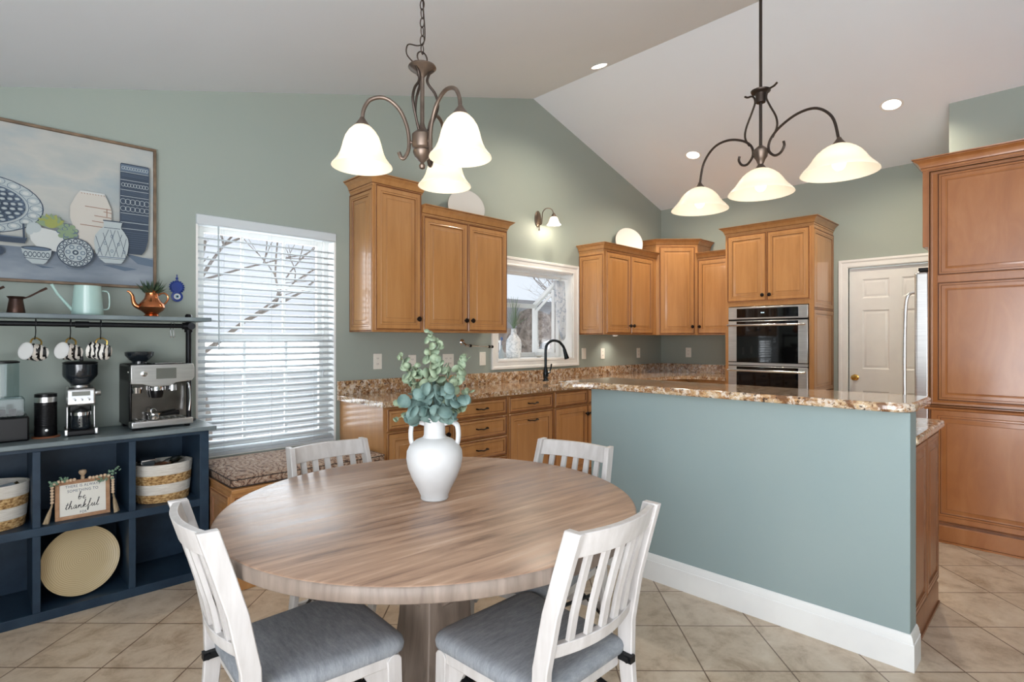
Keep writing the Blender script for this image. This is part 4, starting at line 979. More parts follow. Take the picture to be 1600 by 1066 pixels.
t = thing('bottle_vase', 'white textured bottle vase on the garden window sill', 'vase', (3.96, 4.02, 1.126))
MB().lathe([(.06, 0), (.072, .008), (.078, .03), (.079, .15), (.074, .19), (.050, .225), (.030, .25), (.026, .30), (.030, .306), (.026, .306), (.022, .27), (.0001, .22)], 28).build('bottle', M_white_glass, t)
t = thing('sill_plant', 'fine-leaved green sprig standing in the white bottle vase on the window sill', 'plant', (3.96, 4.02, 1.40))
m = MB(); rnd = random.Random(5)
for i in range(34):
    a = rnd.random() * 2 * PI; sp_ = rnd.uniform(.02, .16); hh = rnd.uniform(.12, .30) * (1 if sp_ < .1 else .8)
    if i % 5 == 0: hh = .36; sp_ = .06
    p = smooth_path([(0, 0, -.08), (math.cos(a) * .01, math.sin(a) * .01, .04), (math.cos(a) * sp_ * .5, math.sin(a) * sp_ * .5, hh * .7), (math.cos(a) * sp_, math.sin(a) * sp_, hh)], 4)
    m.tube(p, [.0022] * (len(p) - 4) + [.002, .0016, .001, .0005], 4)
m.build('leaves', mat('sage_leaf', (118, 140, 112), .6), t)
t = thing('soap_bottle', 'small clear glass bottle on the left of the garden window sill', 'bottle', (3.72, 3.95, 1.126))
MB().lathe([(.026, 0), (.028, .01), (.026, .07), (.012, .10), (.010, .13), (.013, .135), (.009, .135), (.0001, .12)], 18).build('bottle', mat('smoky_glass', (180, 195, 205), .15, alpha=.75), t)
m = MB(); m.tube([(0, 0, .10), (.0, 0, .16), (.004, .0, .19)], .002, 6); m.sphere((.004, 0, .20), .014, 8, sc=(1, 1, 1.4)); m.build('flower', mat('blue_flower', (86, 112, 160), .6), t)
t = thing('sill_dish', 'small white dish on the garden window sill behind the faucet', 'dish', (4.34, 4.02, 1.126))
MB().lathe([(.02, 0), (.022, .004), (.045, .022), (.042, .022), (.018, .008), (.0001, .007)], 24).build('dish', M_plate, t)

# ---------------------------------------------------------------- coffee shelf on the left
M_navy = vary(mat('navy_paint', (44, 66, 88), .45, spec=.35), [(.3, (30, 48, 66)), (.7, (46, 66, 84))], scale=(2, 2, 2), nscale=4, detail=8, bump=.05)
M_greytop = vary(mat('weathered_grey_top', (104, 116, 120), .42), [(.35, (92, 104, 110)), (.65, (122, 134, 136))], scale=(1, 12, 1), nscale=4, detail=8)
HX0, HX1, HY = -.555, .93, 3.361
t = thing('cubby_shelf', 'navy blue cube shelf with a grey top holding coffee machines, left edge of the photo', 'shelf', (HX0, HY, 0))
hw_, hd = HX1 - HX0, A - HY - .004
m = MB(); fx = [0, .39 - .015, .76 - .015, 1.131 - .015, hw_ - .03]
m.box(0, 0, .0, hw_ - .045, hd, .045); m.box(0, 0, .40, hw_ - .045, hd, .44); m.box(0, 0, .795, hw_ - .045, hd, .815); m.box(0, hd - .012, .045, hw_ - .045, hd, .795)
for x in fx[:-1]:
    m.box(x, .004, .045, x + .030, hd - .012, .40); m.box(x, .004, .44, x + .030, hd - .012, .795)
m.box(hw_ - .045, .0, 0, hw_, hd, .815)
m.build('shelf_box', M_navy, t, bevel=.002)
MB().box(-.03, -.03, .815, hw_ + .032, hd, .838).build('shelf_top', M_greytop, t, bevel=.004)
# pipe rack above
t = thing('pipe_rack', 'grey board on black pipes above the coffee machines, mugs hanging below', 'rack', (HX0, 3.40, 0))
MB().box(0, 0, 1.418, .955 - HX0, .25, 1.440).build('rack_board', M_greytop, t, bevel=.003)
px_ = .862 - HX0
m = MB(); m.tube([(px_ + .043, .265, .8385), (px_ + .043, .265, 1.430)], .0155, 14); m.lathe([(.04, 0), (.04, .006), (.022, .008), (.022, .02)], 20, (px_ + .043, .265, .8385)); m.lathe([(.022, 0), (.022, .05)], 14, (px_ + .043, .265, 1.36)); m.build('pipe_post', M_blackmetal, t)
m = MB(); zr = 1.392; m.tube([(0, .055, zr), (px_ + .01, .055, zr)], .0125, 12); m.tube([(px_ + .0, .03, zr), (px_ + .043, .285, zr)], .019, 12); m.tube([(px_ - .04, .055, zr), (px_ - .0, .055, zr)], .019, 12); xx = .355 - HX0; m.tube([(xx, .055, zr), (xx + .055, .055, zr)], .0165, 12)
m.build('pipe_rail', M_blackmetal, t)
m = MB(); m.lathe([(.018, 0), (.018, .012), (.012, .02)], 6, (px_ + .002, .10, 1.4405)); m.build('pipe_cap', M_blackmetal, t)

# mugs on hooks
M_mug = mat('striped_mug', (240, 236, 228), .25)
n, l, b = nodes(M_mug); tc = n.new('ShaderNodeTexCoord'); mp = n.new('ShaderNodeMapping'); mp.inputs['Rotation'].default_value = (0, 0, .3); mp.inputs['Scale'].default_value = (1, 1, .35); l.new(tc.outputs['Object'], mp.inputs[0])
wv = n.new('ShaderNodeTexWave'); wv.inputs['Scale'].default_value = 16; wv.inputs['Distortion'].default_value = 5; wv.inputs['Detail Scale'].default_value = 2.5; l.new(mp.outputs[0], wv.inputs['Vector'])
r = n.new('ShaderNodeValToRGB'); r.color_ramp.elements[0].position = .44; r.color_ramp.elements[0].color = (*lin((22, 22, 24)), 1); r.color_ramp.elements[1].position = .52; r.color_ramp.elements[1].color = (*lin((240, 236, 228)), 1)
l.new(wv.outputs['Fac'], r.inputs[0]); l.new(r.outputs[0], b.inputs['Base Color'])
M_mugin = mat('mug_inside', (232, 232, 230), .3); M_gold = mat('gold', (200, 165, 90), .3, metal=1)
hooks = [(.208, 60, 'leftmost'), (.338, 62, 'middle'), (.458, 200, 'rightmost')]
for x, rz, w_ in hooks:
    t = thing('s_hook', 'black S-hook on the pipe rail holding the %s striped mug' % w_, 'hook', (x, 3.455, 1.40), 0, 'hooks on the pipe rail')
    m = MB(); m.tube(smooth_path([(0, -.016, -.014), (0, -.0165, .004), (0, 0, .0155), (0, .0155, .004), (0, .0155, -.02), (0, .004, -.045), (-.002, .0, -.07), (-.004, -.008, -.082), (-.004, -.018, -.076), (-.004, -.02, -.066)], 5), .0022, 6); m.build('hook_wire', M_blackmetal, t)
    mg = thing('mug', 'black and white striped mug with a gold handle, %s of those hanging on the rail' % w_, 'mug', (x - .004, 3.444, 1.318), 0, 'striped mugs hanging from the rail')
    tilt = Matrix.Rotation(R_(-78 if rz < 100 else 98), 4, 'Y')
    Mm = Matrix.Rotation(R_(rz if rz < 100 else 250) - PI / 2 + .25, 4, 'Z') @ tilt
    # mug axis is horizontal, handle up: shift body down
    Mb = Matrix.Translation((0, 0, -.062)) @ (Matrix.Rotation(R_(38 if rz < 100 else -35), 4, 'Z') @ Matrix.Rotation(R_(-80), 4, 'Y')) @ Matrix.Translation((0, 0, -.042))
    m = MB(); m.lathe([(.0001, .0), (.025, 0), (.036, .006), (.041, .03), (.041, .082), (.042, .086)], 28, M=Mb, cap=False); m.build('mug_body', M_mug, mg)
    m = MB(); m.lathe([(.042, .086), (.0385, .086), (.037, .08), (.037, .02), (.0001, .012)], 28, M=Mb); m.build('mug_inside', M_mugin, mg)
    m = MB(); hp = smooth_path([(.040, 0, .018), (.058, 0, .022), (.068, 0, .045), (.058, 0, .066), (.040, 0, .070)], 6); m.tube(hp, .0038, 8, M=Mb); m.build('handle', M_gold, mg)
t = thing('ring_clip', 'small silver ring clips at the right end of the pipe rail', 'clip', (.775, 3.455, 1.392))
m = MB()
for dx in (-.008, .006): m.tube(smooth_path([(dx, -.018, .005), (dx, 0, .017), (dx, .017, .004), (dx + .001, .010, -.03), (dx + .002, .004, -.055)], 5), .0016, 6); m.sphere((dx + .002, .004, -.06), .005, 8)
m.build('clip_wire', M_chrome, t)

# ---- things on the rack board (top at 1.440)
M_cez = vary(mat('dark_copper', (62, 44, 38), .35, metal=.6), [(.3, (52, 38, 34)), (.7, (84, 60, 50))], nscale=10)
def cezve(x, y, rz, label):
    t = thing('coffee_pot', label, 'coffee pot', (x, y, 1.4405), rz, 'dark coffee pots')
    MB().lathe([(.034, 0), (.035, .004), (.031, .03), (.0265, .06), (.026, .068), (.033, .078), (.034, .080), (.031, .080), (.024, .068), (.028, .02), (.0001, .01)], 28).build('pot', M_cez, t)
    m = MB(); m.tube(smooth_path([(.028, 0, .072), (.05, 0, .084), (.09, 0, .112), (.112, 0, .126)], 4), [.004] * 4 + [.005] * 4 + [.0065] * 3 + [.007] * 2, 8, flat=.7); m.build('handle', M_cez, t)
cezve(.140, 3.50, R_(-8), 'small dark copper coffee pot with a long handle, left of the watering can')
cezve(-.012, 3.53, R_(2), 'dark coffee pot cut by the left edge, only its handle in view')
t = thing('watering_can', 'pale mint watering can with a long straight spout on the rack board', 'watering can', (.412, 3.52, 1.4405), R_(0))
M_mint = mat('mint_enamel', (172, 202, 196), .3, coat=.3)
MB().lathe([(.066, 0), (.067, .003), (.056, .145), (.057, .150), (.054, .150), (.062, .01), (.0001, .008)], 40).build('can_body', M_mint, t)
m = MB(); m.tube([(-.060, 0, .022), (-.12, 0, .105), (-.142, 0, .150)], [.0075, .0062, .0068], 10); m.build('spout', M_mint, t)
m = MB(); m.tube(smooth_path([(.058, 0, .128), (.082, 0, .124), (.090, 0, .10), (.090, 0, .05), (.082, 0, .034), (.064, 0, .032)], 5), .0032, 8); m.build('handle', M_mint, t)
t = thing('copper_teapot', 'polished copper teapot used as a planter at the right end of the rack board', 'teapot', (.690, 3.52, 1.4405), R_(0))
M_cop = vary(mat('polished_copper', (205, 128, 84), .16, metal=1), [(.3, (196, 116, 74)), (.7, (216, 142, 98))], nscale=20, bump=.15, bscale=60, bdist=.002)
MB().lathe([(.036, 0), (.037, .006), (.030, .014), (.036, .022), (.055, .036), (.063, .052), (.060, .068), (.046, .085), (.034, .100), (.029, .120), (.030, .136), (.036, .144), (.034, .145), (.027, .136), (.026, .11), (.0001, .10)], 40).build('pot', M_cop, t)
m = MB(); m.tube(smooth_path([(-.050, 0, .048), (-.075, 0, .062), (-.084, 0, .085), (-.088, 0, .112), (-.100, 0, .130), (-.112, 0, .134)], 5), [.014 - .0004 * i for i in range(26)], 12); m.build('spout', M_cop, t)
m = MB(); m.tube(smooth_path([(.030, 0, .118), (.046, 0, .130), (.066, 0, .130), (.078, 0, .112), (.072, 0, .088), (.055, 0, .066)], 5), .0045, 8); m.build('handle', M_cop, t)
t = thing('succulent', 'dark spiky green plant growing out of the copper teapot', 'plant', (.690, 3.52, 1.56)); m = MB(); rnd = random.Random(3)
for i in range(70):
    a = rnd.random() * 2 * PI; el = rnd.uniform(.15, 1.45); L_ = rnd.uniform(.05, .088); d_ = Vector((math.cos(a) * math.cos(el), math.sin(a) * math.cos(el), math.sin(el)))
    b0 = Vector((math.cos(a) * .014, math.sin(a) * .014, .005)); sd = d_.cross(Vector((0, 0, 1))).normalized() * .005; up_ = sd.cross(d_).normalized() * .003
    p = [b0 - sd, b0 + up_, b0 + sd, b0 + d_ * L_ * .55 - sd * 1.1, b0 + d_ * L_ * .55 + up_ * 1.3, b0 + d_ * L_ * .55 + sd * 1.1, b0 + d_ * L_ + Vector((0, 0, .006))]
    m.add(p, [(0, 1, 4, 3), (1, 2, 5, 4), (2, 0, 3, 5), (3, 4, 6), (4, 5, 6), (5, 3, 6), (0, 2, 1)], 0)
m.build('leaves', vary(mat('dark_leaf', (62, 88, 66), .55), [(.3, (34, 54, 42)), (.7, (78, 100, 74))], nscale=25), t)
# evil-eye ornament on the wall
t = thing('eye_ornament', 'blue round eye ornament hanging on the wall beside the copper teapot', 'ornament', (.858, A - .003, 1.628))
M_bl = mat('cobalt', (36, 62, 140), .35); RX = Matrix.Rotation(R_(90), 4, 'X')
m = MB(); m.lathe([(.0001, .006), (.030, .005), (.036, .0)], 24, M=RX)
for i in range(18):
    a = 2 * PI * i / 18; m.sphere((.037 * math.cos(a), -.003, .037 * math.sin(a)), .005, 6)
m.tube([(0, -.003, .038), (0, -.003, .075)], .003, 6); m.sphere((0, -.003, .052), .008, 6); m.build('filigree_disc', M_bl, t)
mm_ = [M_bl, M_outlet, mat('light_blue', (150, 190, 220), .3), M_black]
m = MB(); Mx = Matrix.Translation((0, -.002, -.055)) @ RX
m.lathe([(.031, 0), (.031, .004), (.0001, .008)], 28, M=Mx, m=0)
m.lathe([(.0175, .006), (.0175, .0075), (.0001, .009)], 24, M=Mx, m=1); m.lathe([(.011, .008), (.011, .0095), (.0001, .0105)], 20, M=Mx, m=2); m.lathe([(.0055, .0095), (.0055, .011), (.0001, .0115)], 16, M=Mx, m=3); m.build('glass_eye', mm_, t)

# ---- machines on the shelf top (z = .838)
ZT = .8385
M_clear = mat('clear_plastic', (225, 232, 234), .08)
n, l, bb = nodes(M_clear); tr = n.new('ShaderNodeBsdfTransparent'); tr.inputs[0].default_value = (.80, .85, .86, 1); gl = n.new('ShaderNodeBsdfGlossy'); gl.inputs['Roughness'].default_value = .05
ms = n.new('ShaderNodeMixShader'); ms.inputs[0].default_value = .035; l.new(tr.outputs[0], ms.inputs[1]); l.new(gl.outputs[0], ms.inputs[2]); l.new(ms.outputs[0], n['Material Output'].inputs[0])
t = thing('cold_brewer', 'clear tall canister on a black base at the left end of the grey top', 'canister', (.085, 3.52, ZT))
MB().box(-.085, -.07, 0, .10, .13, .115).build('base', M_black, t, bevel=.008)
m = MB(); m.box(-.07, -.055, .116, .085, .11, .20); m.lathe([(.058, .20), (.058, .365)], 28, (.01, .02, 0)); m.build('clear_body', M_clear, t, bevel=.004)
MB().lathe([(.061, .366), (.061, .374), (.05, .378)], 28, (.01, .02, 0)).build('lid', M_black, t)
m = MB(); m.box(-.03, -.02, .117, -.01, 0, .155); m.box(.03, -.03, .117, .055, -.005, .15); m.box(-.0, .02, .117, .02, .04, .145); m.build('inner_parts', M_black, t)
t = thing('milk_frother', 'black ribbed milk frother with a steel band beside the coffee grinder', 'milk frother', (.250, 3.535, ZT + .0065))
pr = [(.043, 0), (.044, .006), (.044, .03)]
for i in range(13): pr += [(.0428, .05 + i * .008), (.044, .053 + i * .008), (.044, .055 + i * .008)]
pr += [(.044, .165)]
MB().lathe(pr, 36).build('frother_body', M_black, t); MB().lathe([(.0435, .165), (.0435, .190)], 36).build('steel_band', M_steel, t); MB().lathe([(.044, .190), (.0435, .205), (.030, .209), (.0001, .209)], 36).build('lid', M_black, t)
m = MB(); m.lathe([(.006, 0), (.006, .002), (.0001, .0025)], 12, M=Matrix.Translation((0, -.044, .03)) @ RX); m.build('button', M_steel, t)
t = thing('coaster', 'round brown wooden coaster under the black milk frother', 'coaster', (.250, 3.52, ZT)); MB().lathe([(.055, 0), (.056, .003), (.055, .006)], 32).build('disc', mat('coaster_wood', (140, 84, 52), .5), t)

# coffee grinder
t = thing('coffee_grinder', 'steel coffee grinder with a dark bean hopper, beside the espresso machine', 'coffee grinder', (.387, 3.56, ZT), R_(-4))
M_hop = mat('smoked_plastic', (30, 36, 42), .08, alpha=.9, coat=.5)
MB().lathe([(.030, .245), (.040, .25), (.070, .290), (.073, .300), (.073, .352), (.070, .356)], 40).build('hopper', M_hop, t)
m = MB(); m.lathe([(.074, .356), (.074, .362), (.060, .368), (.0001, .368)], 36); m.box(-.004, -.01, .368, .012, .01, .392); m.build('hopper_lid', M_black, t, bevel=.003)
MB().lathe([(.042, .235), (.044, .246)], 32).build('collar', M_steel, t)
m = MB(); m.prism([(-.10, .236), (-.112, .228), (-.125, .165), (-.125, .150), (-.09, .142), (.05, .142), (.05, .236)], -.057, .057, 'X', M=Matrix.Translation((0, .03, 0))); m.build('head', M_steel, t, bevel=.008, seg=3)
Mf = Matrix.Translation((0, -.0905, .195)) @ Matrix.Rotation(R_(-11), 4, 'X')
m = MB(); m.box(-.036, -.0015, .002, .036, 0.0, .024, M=Mf); m.build('display', mat('lcd_grey', (128, 130, 122), .3), t)
m = MB()
for dx in (-.028, 0, .028): m.lathe([(.008, 0), (.008, .004), (.0001, .0055)], 14, M=Mf @ Matrix.Translation((dx, 0, -.018)) @ RX)
m.build('buttons', M_chrome, t)
m = MB(); m.lathe([(.015, 0), (.015, .02), (.013, .023), (.0001, .023)], 20, M=Matrix.Translation((.058, -.04, .205)) @ Matrix.Rotation(R_(90), 4, 'Y')); m.build('dial', M_steel, t)
m = MB(); m.box(-.062, -.11, 0, .062, .09, .028); m.box(-.045, .0, .028, .045, .08, .145); m.build('base', M_black, t, bevel=.006)
m = MB(); 
for s in (-1, 1): m.box(s * .052, -.115, .004, s * .066, -.09, .034); m.box(s * .050, -.06, .03, s * .058, -.045, .142)
m.build('side_rails', M_steel, t, bevel=.003)
m = MB(); m.lathe([(.040, .030), (.042, .036), (.042, .098)], 32, (0, -.05, 0)); m.build('grounds_jar', M_hop, t); MB().lathe([(.0435, .098), (.0435, .113), (.03, .118), (.012, .13), (.0001, .132)], 32, (0, -.05, 0)).build('jar_lid', M_chrome, t)
m = MB(); 
for i in range(7): m.box(-.004 if i % 2 else -.008, -.0935, .042 + i * .007, .004, -.0925, .0432 + i * .007)
m.build('scale_marks', M_outlet, t)

# espresso machine
t = thing('espresso_machine', 'stainless espresso machine with a black hopper on the right end of the grey top', 'espresso machine', (.582, 3.435, ZT), R_(2))
EW, ED = .285, .27
m = MB(); m.box(0, .04, .018, .012, ED, .345); m.box(EW - .012, .04, .018, EW, ED, .345); m.box(0, ED - .03, .018, EW, ED, .345); m.box(.0, .0, .255, EW, ED, .34); m.build('housing', M_black, t, bevel=.006)
m = MB(); fp = [(-.004, .345), (EW + .004, .345), (EW + .010, .325), (EW + .010, .270), (EW - .004, .252), (.205, .243), (.18, .228), (.095, .225), (.075, .232), (.05, .240), (-.004, .245)]
m.prism(fp, -.012, .0, 'Y'); m.build('front_panel', M_steel, t, bevel=.004)
MB().box(.110, -.0145, .268, .205, -.0125, .325).build('screen', [mat('screen_glass', (104, 106, 100), .12, spec=.6)], t, bevel=.003)
m = MB(); m.lathe([(.015, 0), (.015, .004), (.012, .006), (.0001, .006)], 22, M=Matrix.Translation((.055, -.012, .298)) @ RX); m.build('power_button', M_chrome, t)
m = MB(); m.box(.014, .05, .045, EW - .014, ED - .031, .255); m.build('splash_back', vary(mat('dark_steel', (120, 118, 116), .2, metal=1), [(.3, (96, 94, 92)), (.7, (150, 148, 145))], nscale=6), t)
bmx = MB()
m = MB(); m.prism([(-.0, 0.012), (.0, .05), (.012, .058), (.05, .058), (.05, .012)], .0, EW, 'X', M=Matrix.Translation((0, -.006, 0)))
m = MB(); m.box(-.002, -.018, .012, EW + .002, .045, .046); m.build('drip_tray', M_steel, t, bevel=.005)
m = MB(); 
for i in range(9): m.box(.015 + i * .03, -.012, .0465, .037 + i * .03, .040, .050)
m.build('tray_grille', M_chrome, t)
m = MB(); m.box(.01, .0, 0, .03, .03, .012); m.box(EW - .03, 0, 0, EW - .01, .03, .012); m.box(.01, ED - .04, 0, .03, ED - .01, .018); m.box(EW - .03, ED - .04, 0, EW - .01, ED - .01, .018); m.build('feet', M_black, t)
m = MB(); m.lathe([(.034, .205), (.034, .228), (.030, .235)], 24, (.12, .025, 0)); m.lathe([(.022, .200), (.022, .232)], 20, (.195, .025, 0)); m.lathe([(.022, .195), (.026, .225)], 20, (.03, .025, 0)); m.build('group_head', M_chrome, t)
m = MB(); m.lathe([(.026, .165), (.032, .19), (.032, .205)], 20, (.12, .025, 0)); m.build('grinder_cradle', M_black, t)
m = MB(); m.tube(smooth_path([(.262, .01, .24), (.270, -.005, .22), (.272, -.012, .15), (.266, -.014, .085)], 5), .005, 8); m.build('steam_wand', M_chrome, t)
m = MB(); m.lathe([(.014, 0), (.014, .018), (.0001, .02)], 16, M=Matrix.Translation((EW, .06, .31)) @ Matrix.Rotation(R_(90), 4, 'Y')); m.build('steam_dial', M_black, t)
m = MB(); m.lathe([(.035, .345), (.035, .36), (.048, .37), (.066, .392), (.068, .41), (.06, .414), (.0001, .414)], 36, (.065, .13, 0)); m.build('bean_hopper', M_hop, t)
m = MB(); m.box(.12, .05, .345, .25, .21, .350); m.build('cup_warmer', M_chrome, t, bevel=.002)
m = MB(); m.box(-.0008, .05, .302, 0, .058, .309); m.box(-.0008, .062, .302, 0, .070, .309); m.build('side_mark', M_outlet, t)
t = thing('portafilter', 'steel portafilter with a black handle lying on the espresso machine tray', 'portafilter', (.685, 3.440, ZT + .0515), R_(2))
MB().lathe([(.020, 0), (.027, .004), (.028, .022), (.031, .026), (.031, .032), (.028, .032), (.0001, .02)], 28).build('basket', M_chrome, t)
m = MB(); m.tube([(.028, .0, .02), (.05, .004, .022), (.10, .012, .026), (.12, .016, .026), (.122, .016, .026)], [.006, .008, .011, .014, .012], 12); m.build('handle', M_black, t)
m = MB(); m.tube(smooth_path([(-.01, 0, .03), (-.014, 0, .05), (0, 0, .058), (.012, 0, .046)], 4), .003, 6); m.build('spring', M_chrome, t)

# ---- in the cubbies (floor of the upper row z = .440, lower row .045)
M_rope = vary(mat('cotton_rope', (228, 222, 210), .9), [(.3, (212, 205, 192)), (.7, (238, 233, 224))], scale=(1, 1, 9), nscale=20, bump=.4, bscale=70, bdist=.004)
M_jute = vary(mat('jute', (190, 150, 98), .9), [(.35, (118, 84, 48)), (.5, (182, 142, 90)), (.65, (222, 190, 138))], scale=(1.6, 1.6, 3), nscale=38, detail=4, bump=.6, bdist=.006)
def basket(x, y, rx, ry, label):
    t = thing('woven_basket', label, 'basket', (x, y, .4405), 0, 'striped rope baskets in the cubbies')
    h_ = .205; bands = [(0, .045, 1), (.045, .10, 0), (.10, .147, 1), (.147, h_, 0)]
    for z0, z1, k in bands:
        pr = []; nn = max(3, int((z1 - z0) / .009))
        for i in range(nn):
            for q in range(4):
                u = (i + q / 4) / nn; z = z0 + (z1 - z0) * u; s_ = .86 + .14 * (z / h_) ** .8; pr.append((s_ * 1 + .008 * math.sin(q / 4 * PI), z))
        pr.append((.86 + .14 * (z1 / h_) ** .8, z1)); inner = [(a_ - .055, z_) for a_, z_ in reversed(pr)]
        if z0 == 0: inner = inner[:-1] + [(.80, .008), (.0001, .008)]
        m = MB(); m.lathe([(p_[0], p_[1]) for p_ in pr + inner], 44, sx=rx, sy=ry, closed=(z0 > 0))
        m.build('jute_band' if k else 'cotton_band', M_jute if k else M_rope, t, sharp=80)
    return t
basket(.742, 3.515, .142, .118, 'round cream and jute striped basket with snack packs, below the espresso machine')
basket(.050, 3.515, .142, .118, 'cream and jute striped basket at the left edge of the photo')
M_foil = vary(mat('foil_pack', (190, 190, 190), .2, metal=.9), [(.35, (160, 162, 160)), (.5, (60, 84, 70)), (.6, (200, 202, 200))], nscale=14, bump=.8, bdist=.01)
def pack(x, y, z, rot, label, mt, sc=(1, 1, 1), name='snack_pack', cat='packet'):
    t = thing(name, label, cat, (x, y, z), 0, rot=rot); m = MB(); rg = []
    for i in range(9):
        u = i / 8; w_ = .045 * sc[0]; th = .016 * math.sin(PI * u) ** .6 * sc[1] + .001; zz = -.055 + .11 * u
        rg.append([(w_ * math.cos(a_) * (1 - .05 * math.sin(PI * u)), th * math.sin(a_) * (1 + .2 * math.sin(7 * a_ + i)), zz * sc[2]) for a_ in [2 * PI * q / 18 for q in range(18)]])
    m.rings(rg); m.build('packet', mt, t); return t
p_ = pack(.785, 3.50, .648, (R_(70), R_(15), R_(60)), 'silver and green foil packet lying in the basket under the espresso machine', M_foil)
pack(.720, 3.49, .632, (R_(80), R_(-10), R_(20)), 'brown packet in the middle of the basket under the espresso machine', mat('brown_pack', (112, 74, 52), .4, coat=.4), (.9, .9, .9))
t = thing('glass_jar', 'small dark glass container with a clip lid in the basket under the espresso machine', 'jar', (.662, 3.505, .592), R_(12)); MB().box(-.035, -.03, 0, .035, .03, .07).build('container', mat('smoked_glass', (70, 78, 82), .1, coat=.5), t, bevel=.008); m = MB(); m.box(-.037, -.032, .07, .037, .032, .078); m.tube([(-.037, -.034, .078), (-.037, -.036, .05)], .003, 6); m.build('lid', M_chrome, t, bevel=.002)
t = thing('wrapped_bottle', 'dark wrapped bottle neck sticking out of the basket at the left edge', 'bottle', (.04, 3.48, .56), 0, rot=(R_(0), R_(58), R_(12))); MB().lathe([(.030, 0), (.032, .01), (.030, .05), (.016, .075), (.014, .11), (.017, .112), (.017, .135), (.0001, .137)], 20).build('bottle', mat('olive_foil', (84, 72, 48), .3, metal=.6), t)
t = thing('folded_cloth', 'folded pale blue-grey cloth tucked in the left basket', 'cloth', (.105, 3.475, .628), R_(10)); m = MB(); m.rings([[(x_ * (1 - .1 * k), y_ * (1 - .1 * k), -.03 + .012 * k + .01 * math.sin(x_ * 60)) for x_, y_ in round_poly([(-.05, -.04), (.05, -.04), (.05, .05), (-.05, .05)], .01, 3)] for k in range(4)]); m.build('cloth', mat('pale_blue_cloth', (196, 208, 216), .9), t)

# framed sign with garland
SX, SZ = .2755, .4405
t = thing('framed_sign', 'small white sign in a wood frame with thankful lettering, in the middle upper cubby', 'sign', (SX, 3.415, SZ), 0, rot=(R_(-5), 0, 0))
sw, sh = .216, .185
M_fr = vary(mat('sign_frame_wood', (178, 134, 98), .6), [(.3, (160, 116, 82)), (.7, (192, 150, 114))], scale=(3, 3, 3), nscale=9)
m = MB(); fw = .017
m.box(0, 0, 0, sw, .018, fw); m.box(0, 0, sh - fw, sw, .018, sh); m.box(0, 0, fw, fw, .018, sh - fw); m.box(sw - fw, 0, fw, sw, .018, sh - fw); m.build('frame', M_fr, t, bevel=.0015)
MB().box(fw - .002, .006, fw - .002, sw - fw + .002, .012, sh - fw + .002).build('board', M_outlet, t)
m = MB(); m.lathe([(.008, 0), (.009, .012), (.006, .016), (.008, .02), (.015, .028), (.017, .036), (.014, .044), (.0001, .048)], 20, (sw / 2, .009, sh)); m.build('finial', mat('finial_wood', (176, 152, 124), .6), t)
M_ink = mat('ink_black', (34, 34, 38), .6); M_ink2 = mat('ink_slate', (84, 92, 110), .6)
def textmesh(txt, size, x, z, parent, mt, sx=1.0, space=1.15):
    cu = bpy.data.curves.new('t', 'FONT'); cu.body = txt; cu.size = size; cu.align_x = 'CENTER'; cu.space_character = space; cu.extrude = .0004
    ob = bpy.data.objects.new('t', cu); COL.objects.link(ob); dg = bpy.context.evaluated_depsgraph_get(); me = bpy.data.meshes.new_from_object(ob.evaluated_get(dg)); bpy.data.objects.remove(ob)
    me.transform(Matrix.Translation((x, .0055, z)) @ Matrix.Rotation(R_(90), 4, 'X') @ Matrix.Diagonal((sx, 1, 1, 1))); me.materials.clear(); me.materials.append(mt)
    o = bpy.data.objects.new('lettering', me); COL.objects.link(o); o.parent = parent; return o
textmesh('THERE IS ALWAYS', .0185, sw / 2, .150, t, M_ink2, .80); textmesh('SOMETHING TO', .0185, sw / 2, .128, t, M_ink2, .80); textmesh('FOR', .0165, sw / 2, .022, t, M_ink2, .8)
# brush lettering as strokes; letters in a unit box (x advance, strokes)
GL = {'b': (.50, [[(0, .25), (.10, .5), (.22, 1.0), (.16, 1.02), (.08, .5), (.06, .08), (.16, 0), (.30, .12), (.30, .36), (.18, .42), (.12, .3), (.3, .3), (.5, .3)]]),
      'e': (.44, [[(0, .12), (.14, .22), (.28, .36), (.20, .46), (.09, .32), (.09, .08), (.2, 0), (.44, .14)]]),
      't': (.34, [[(0, .12), (.12, .4), (.22, .9), (.16, .5), (.10, .12), (.16, 0), (.34, .14)], [(.02, .58), (.36, .64)]]),
      'h': (.52, [[(0, .14), (.14, .5), (.26, .98), (.20, 1.02), (.12, .6), (.06, 0)], [(.07, .12), (.18, .38), (.30, .40), (.30, .1), (.36, 0), (.52, .14)]]),
      'a': (.50, [[(.34, .40), (.2, .45), (.06, .2), (.12, .02), (.24, .08), (.36, .40), (.32, .1), (.38, 0), (.50, .14)]]),
      'n': (.54, [[(0, .14), (.12, .42), (.08, 0)], [(.09, .1), (.22, .38), (.32, .38), (.32, .1), (.38, 0), (.54, .14)]]),
      'k': (.52, [[(0, .14), (.14, .5), (.26, .98), (.20, 1.02), (.12, .6), (.06, 0)], [(.10, .16), (.24, .40), (.32, .34), (.14, .2), (.30, .02), (.52, .14)]]),
      'f': (.44, [[(0, .14), (.16, .45), (.32, .98), (.24, 1.02), (.16, .6), (.06, -.38), (.14, -.42), (.20, 0), (.44, .14)]]),
      'u': (.54, [[(0, .14), (.10, .42), (.08, .06), (.18, 0), (.34, .42), (.32, .08), (.38, 0), (.54, .14)]]),
      'l': (.34, [[(0, .14), (.14, .45), (.28, .98), (.20, 1.02), (.12, .5), (.08, .08), (.16, 0), (.34, .12)]])}
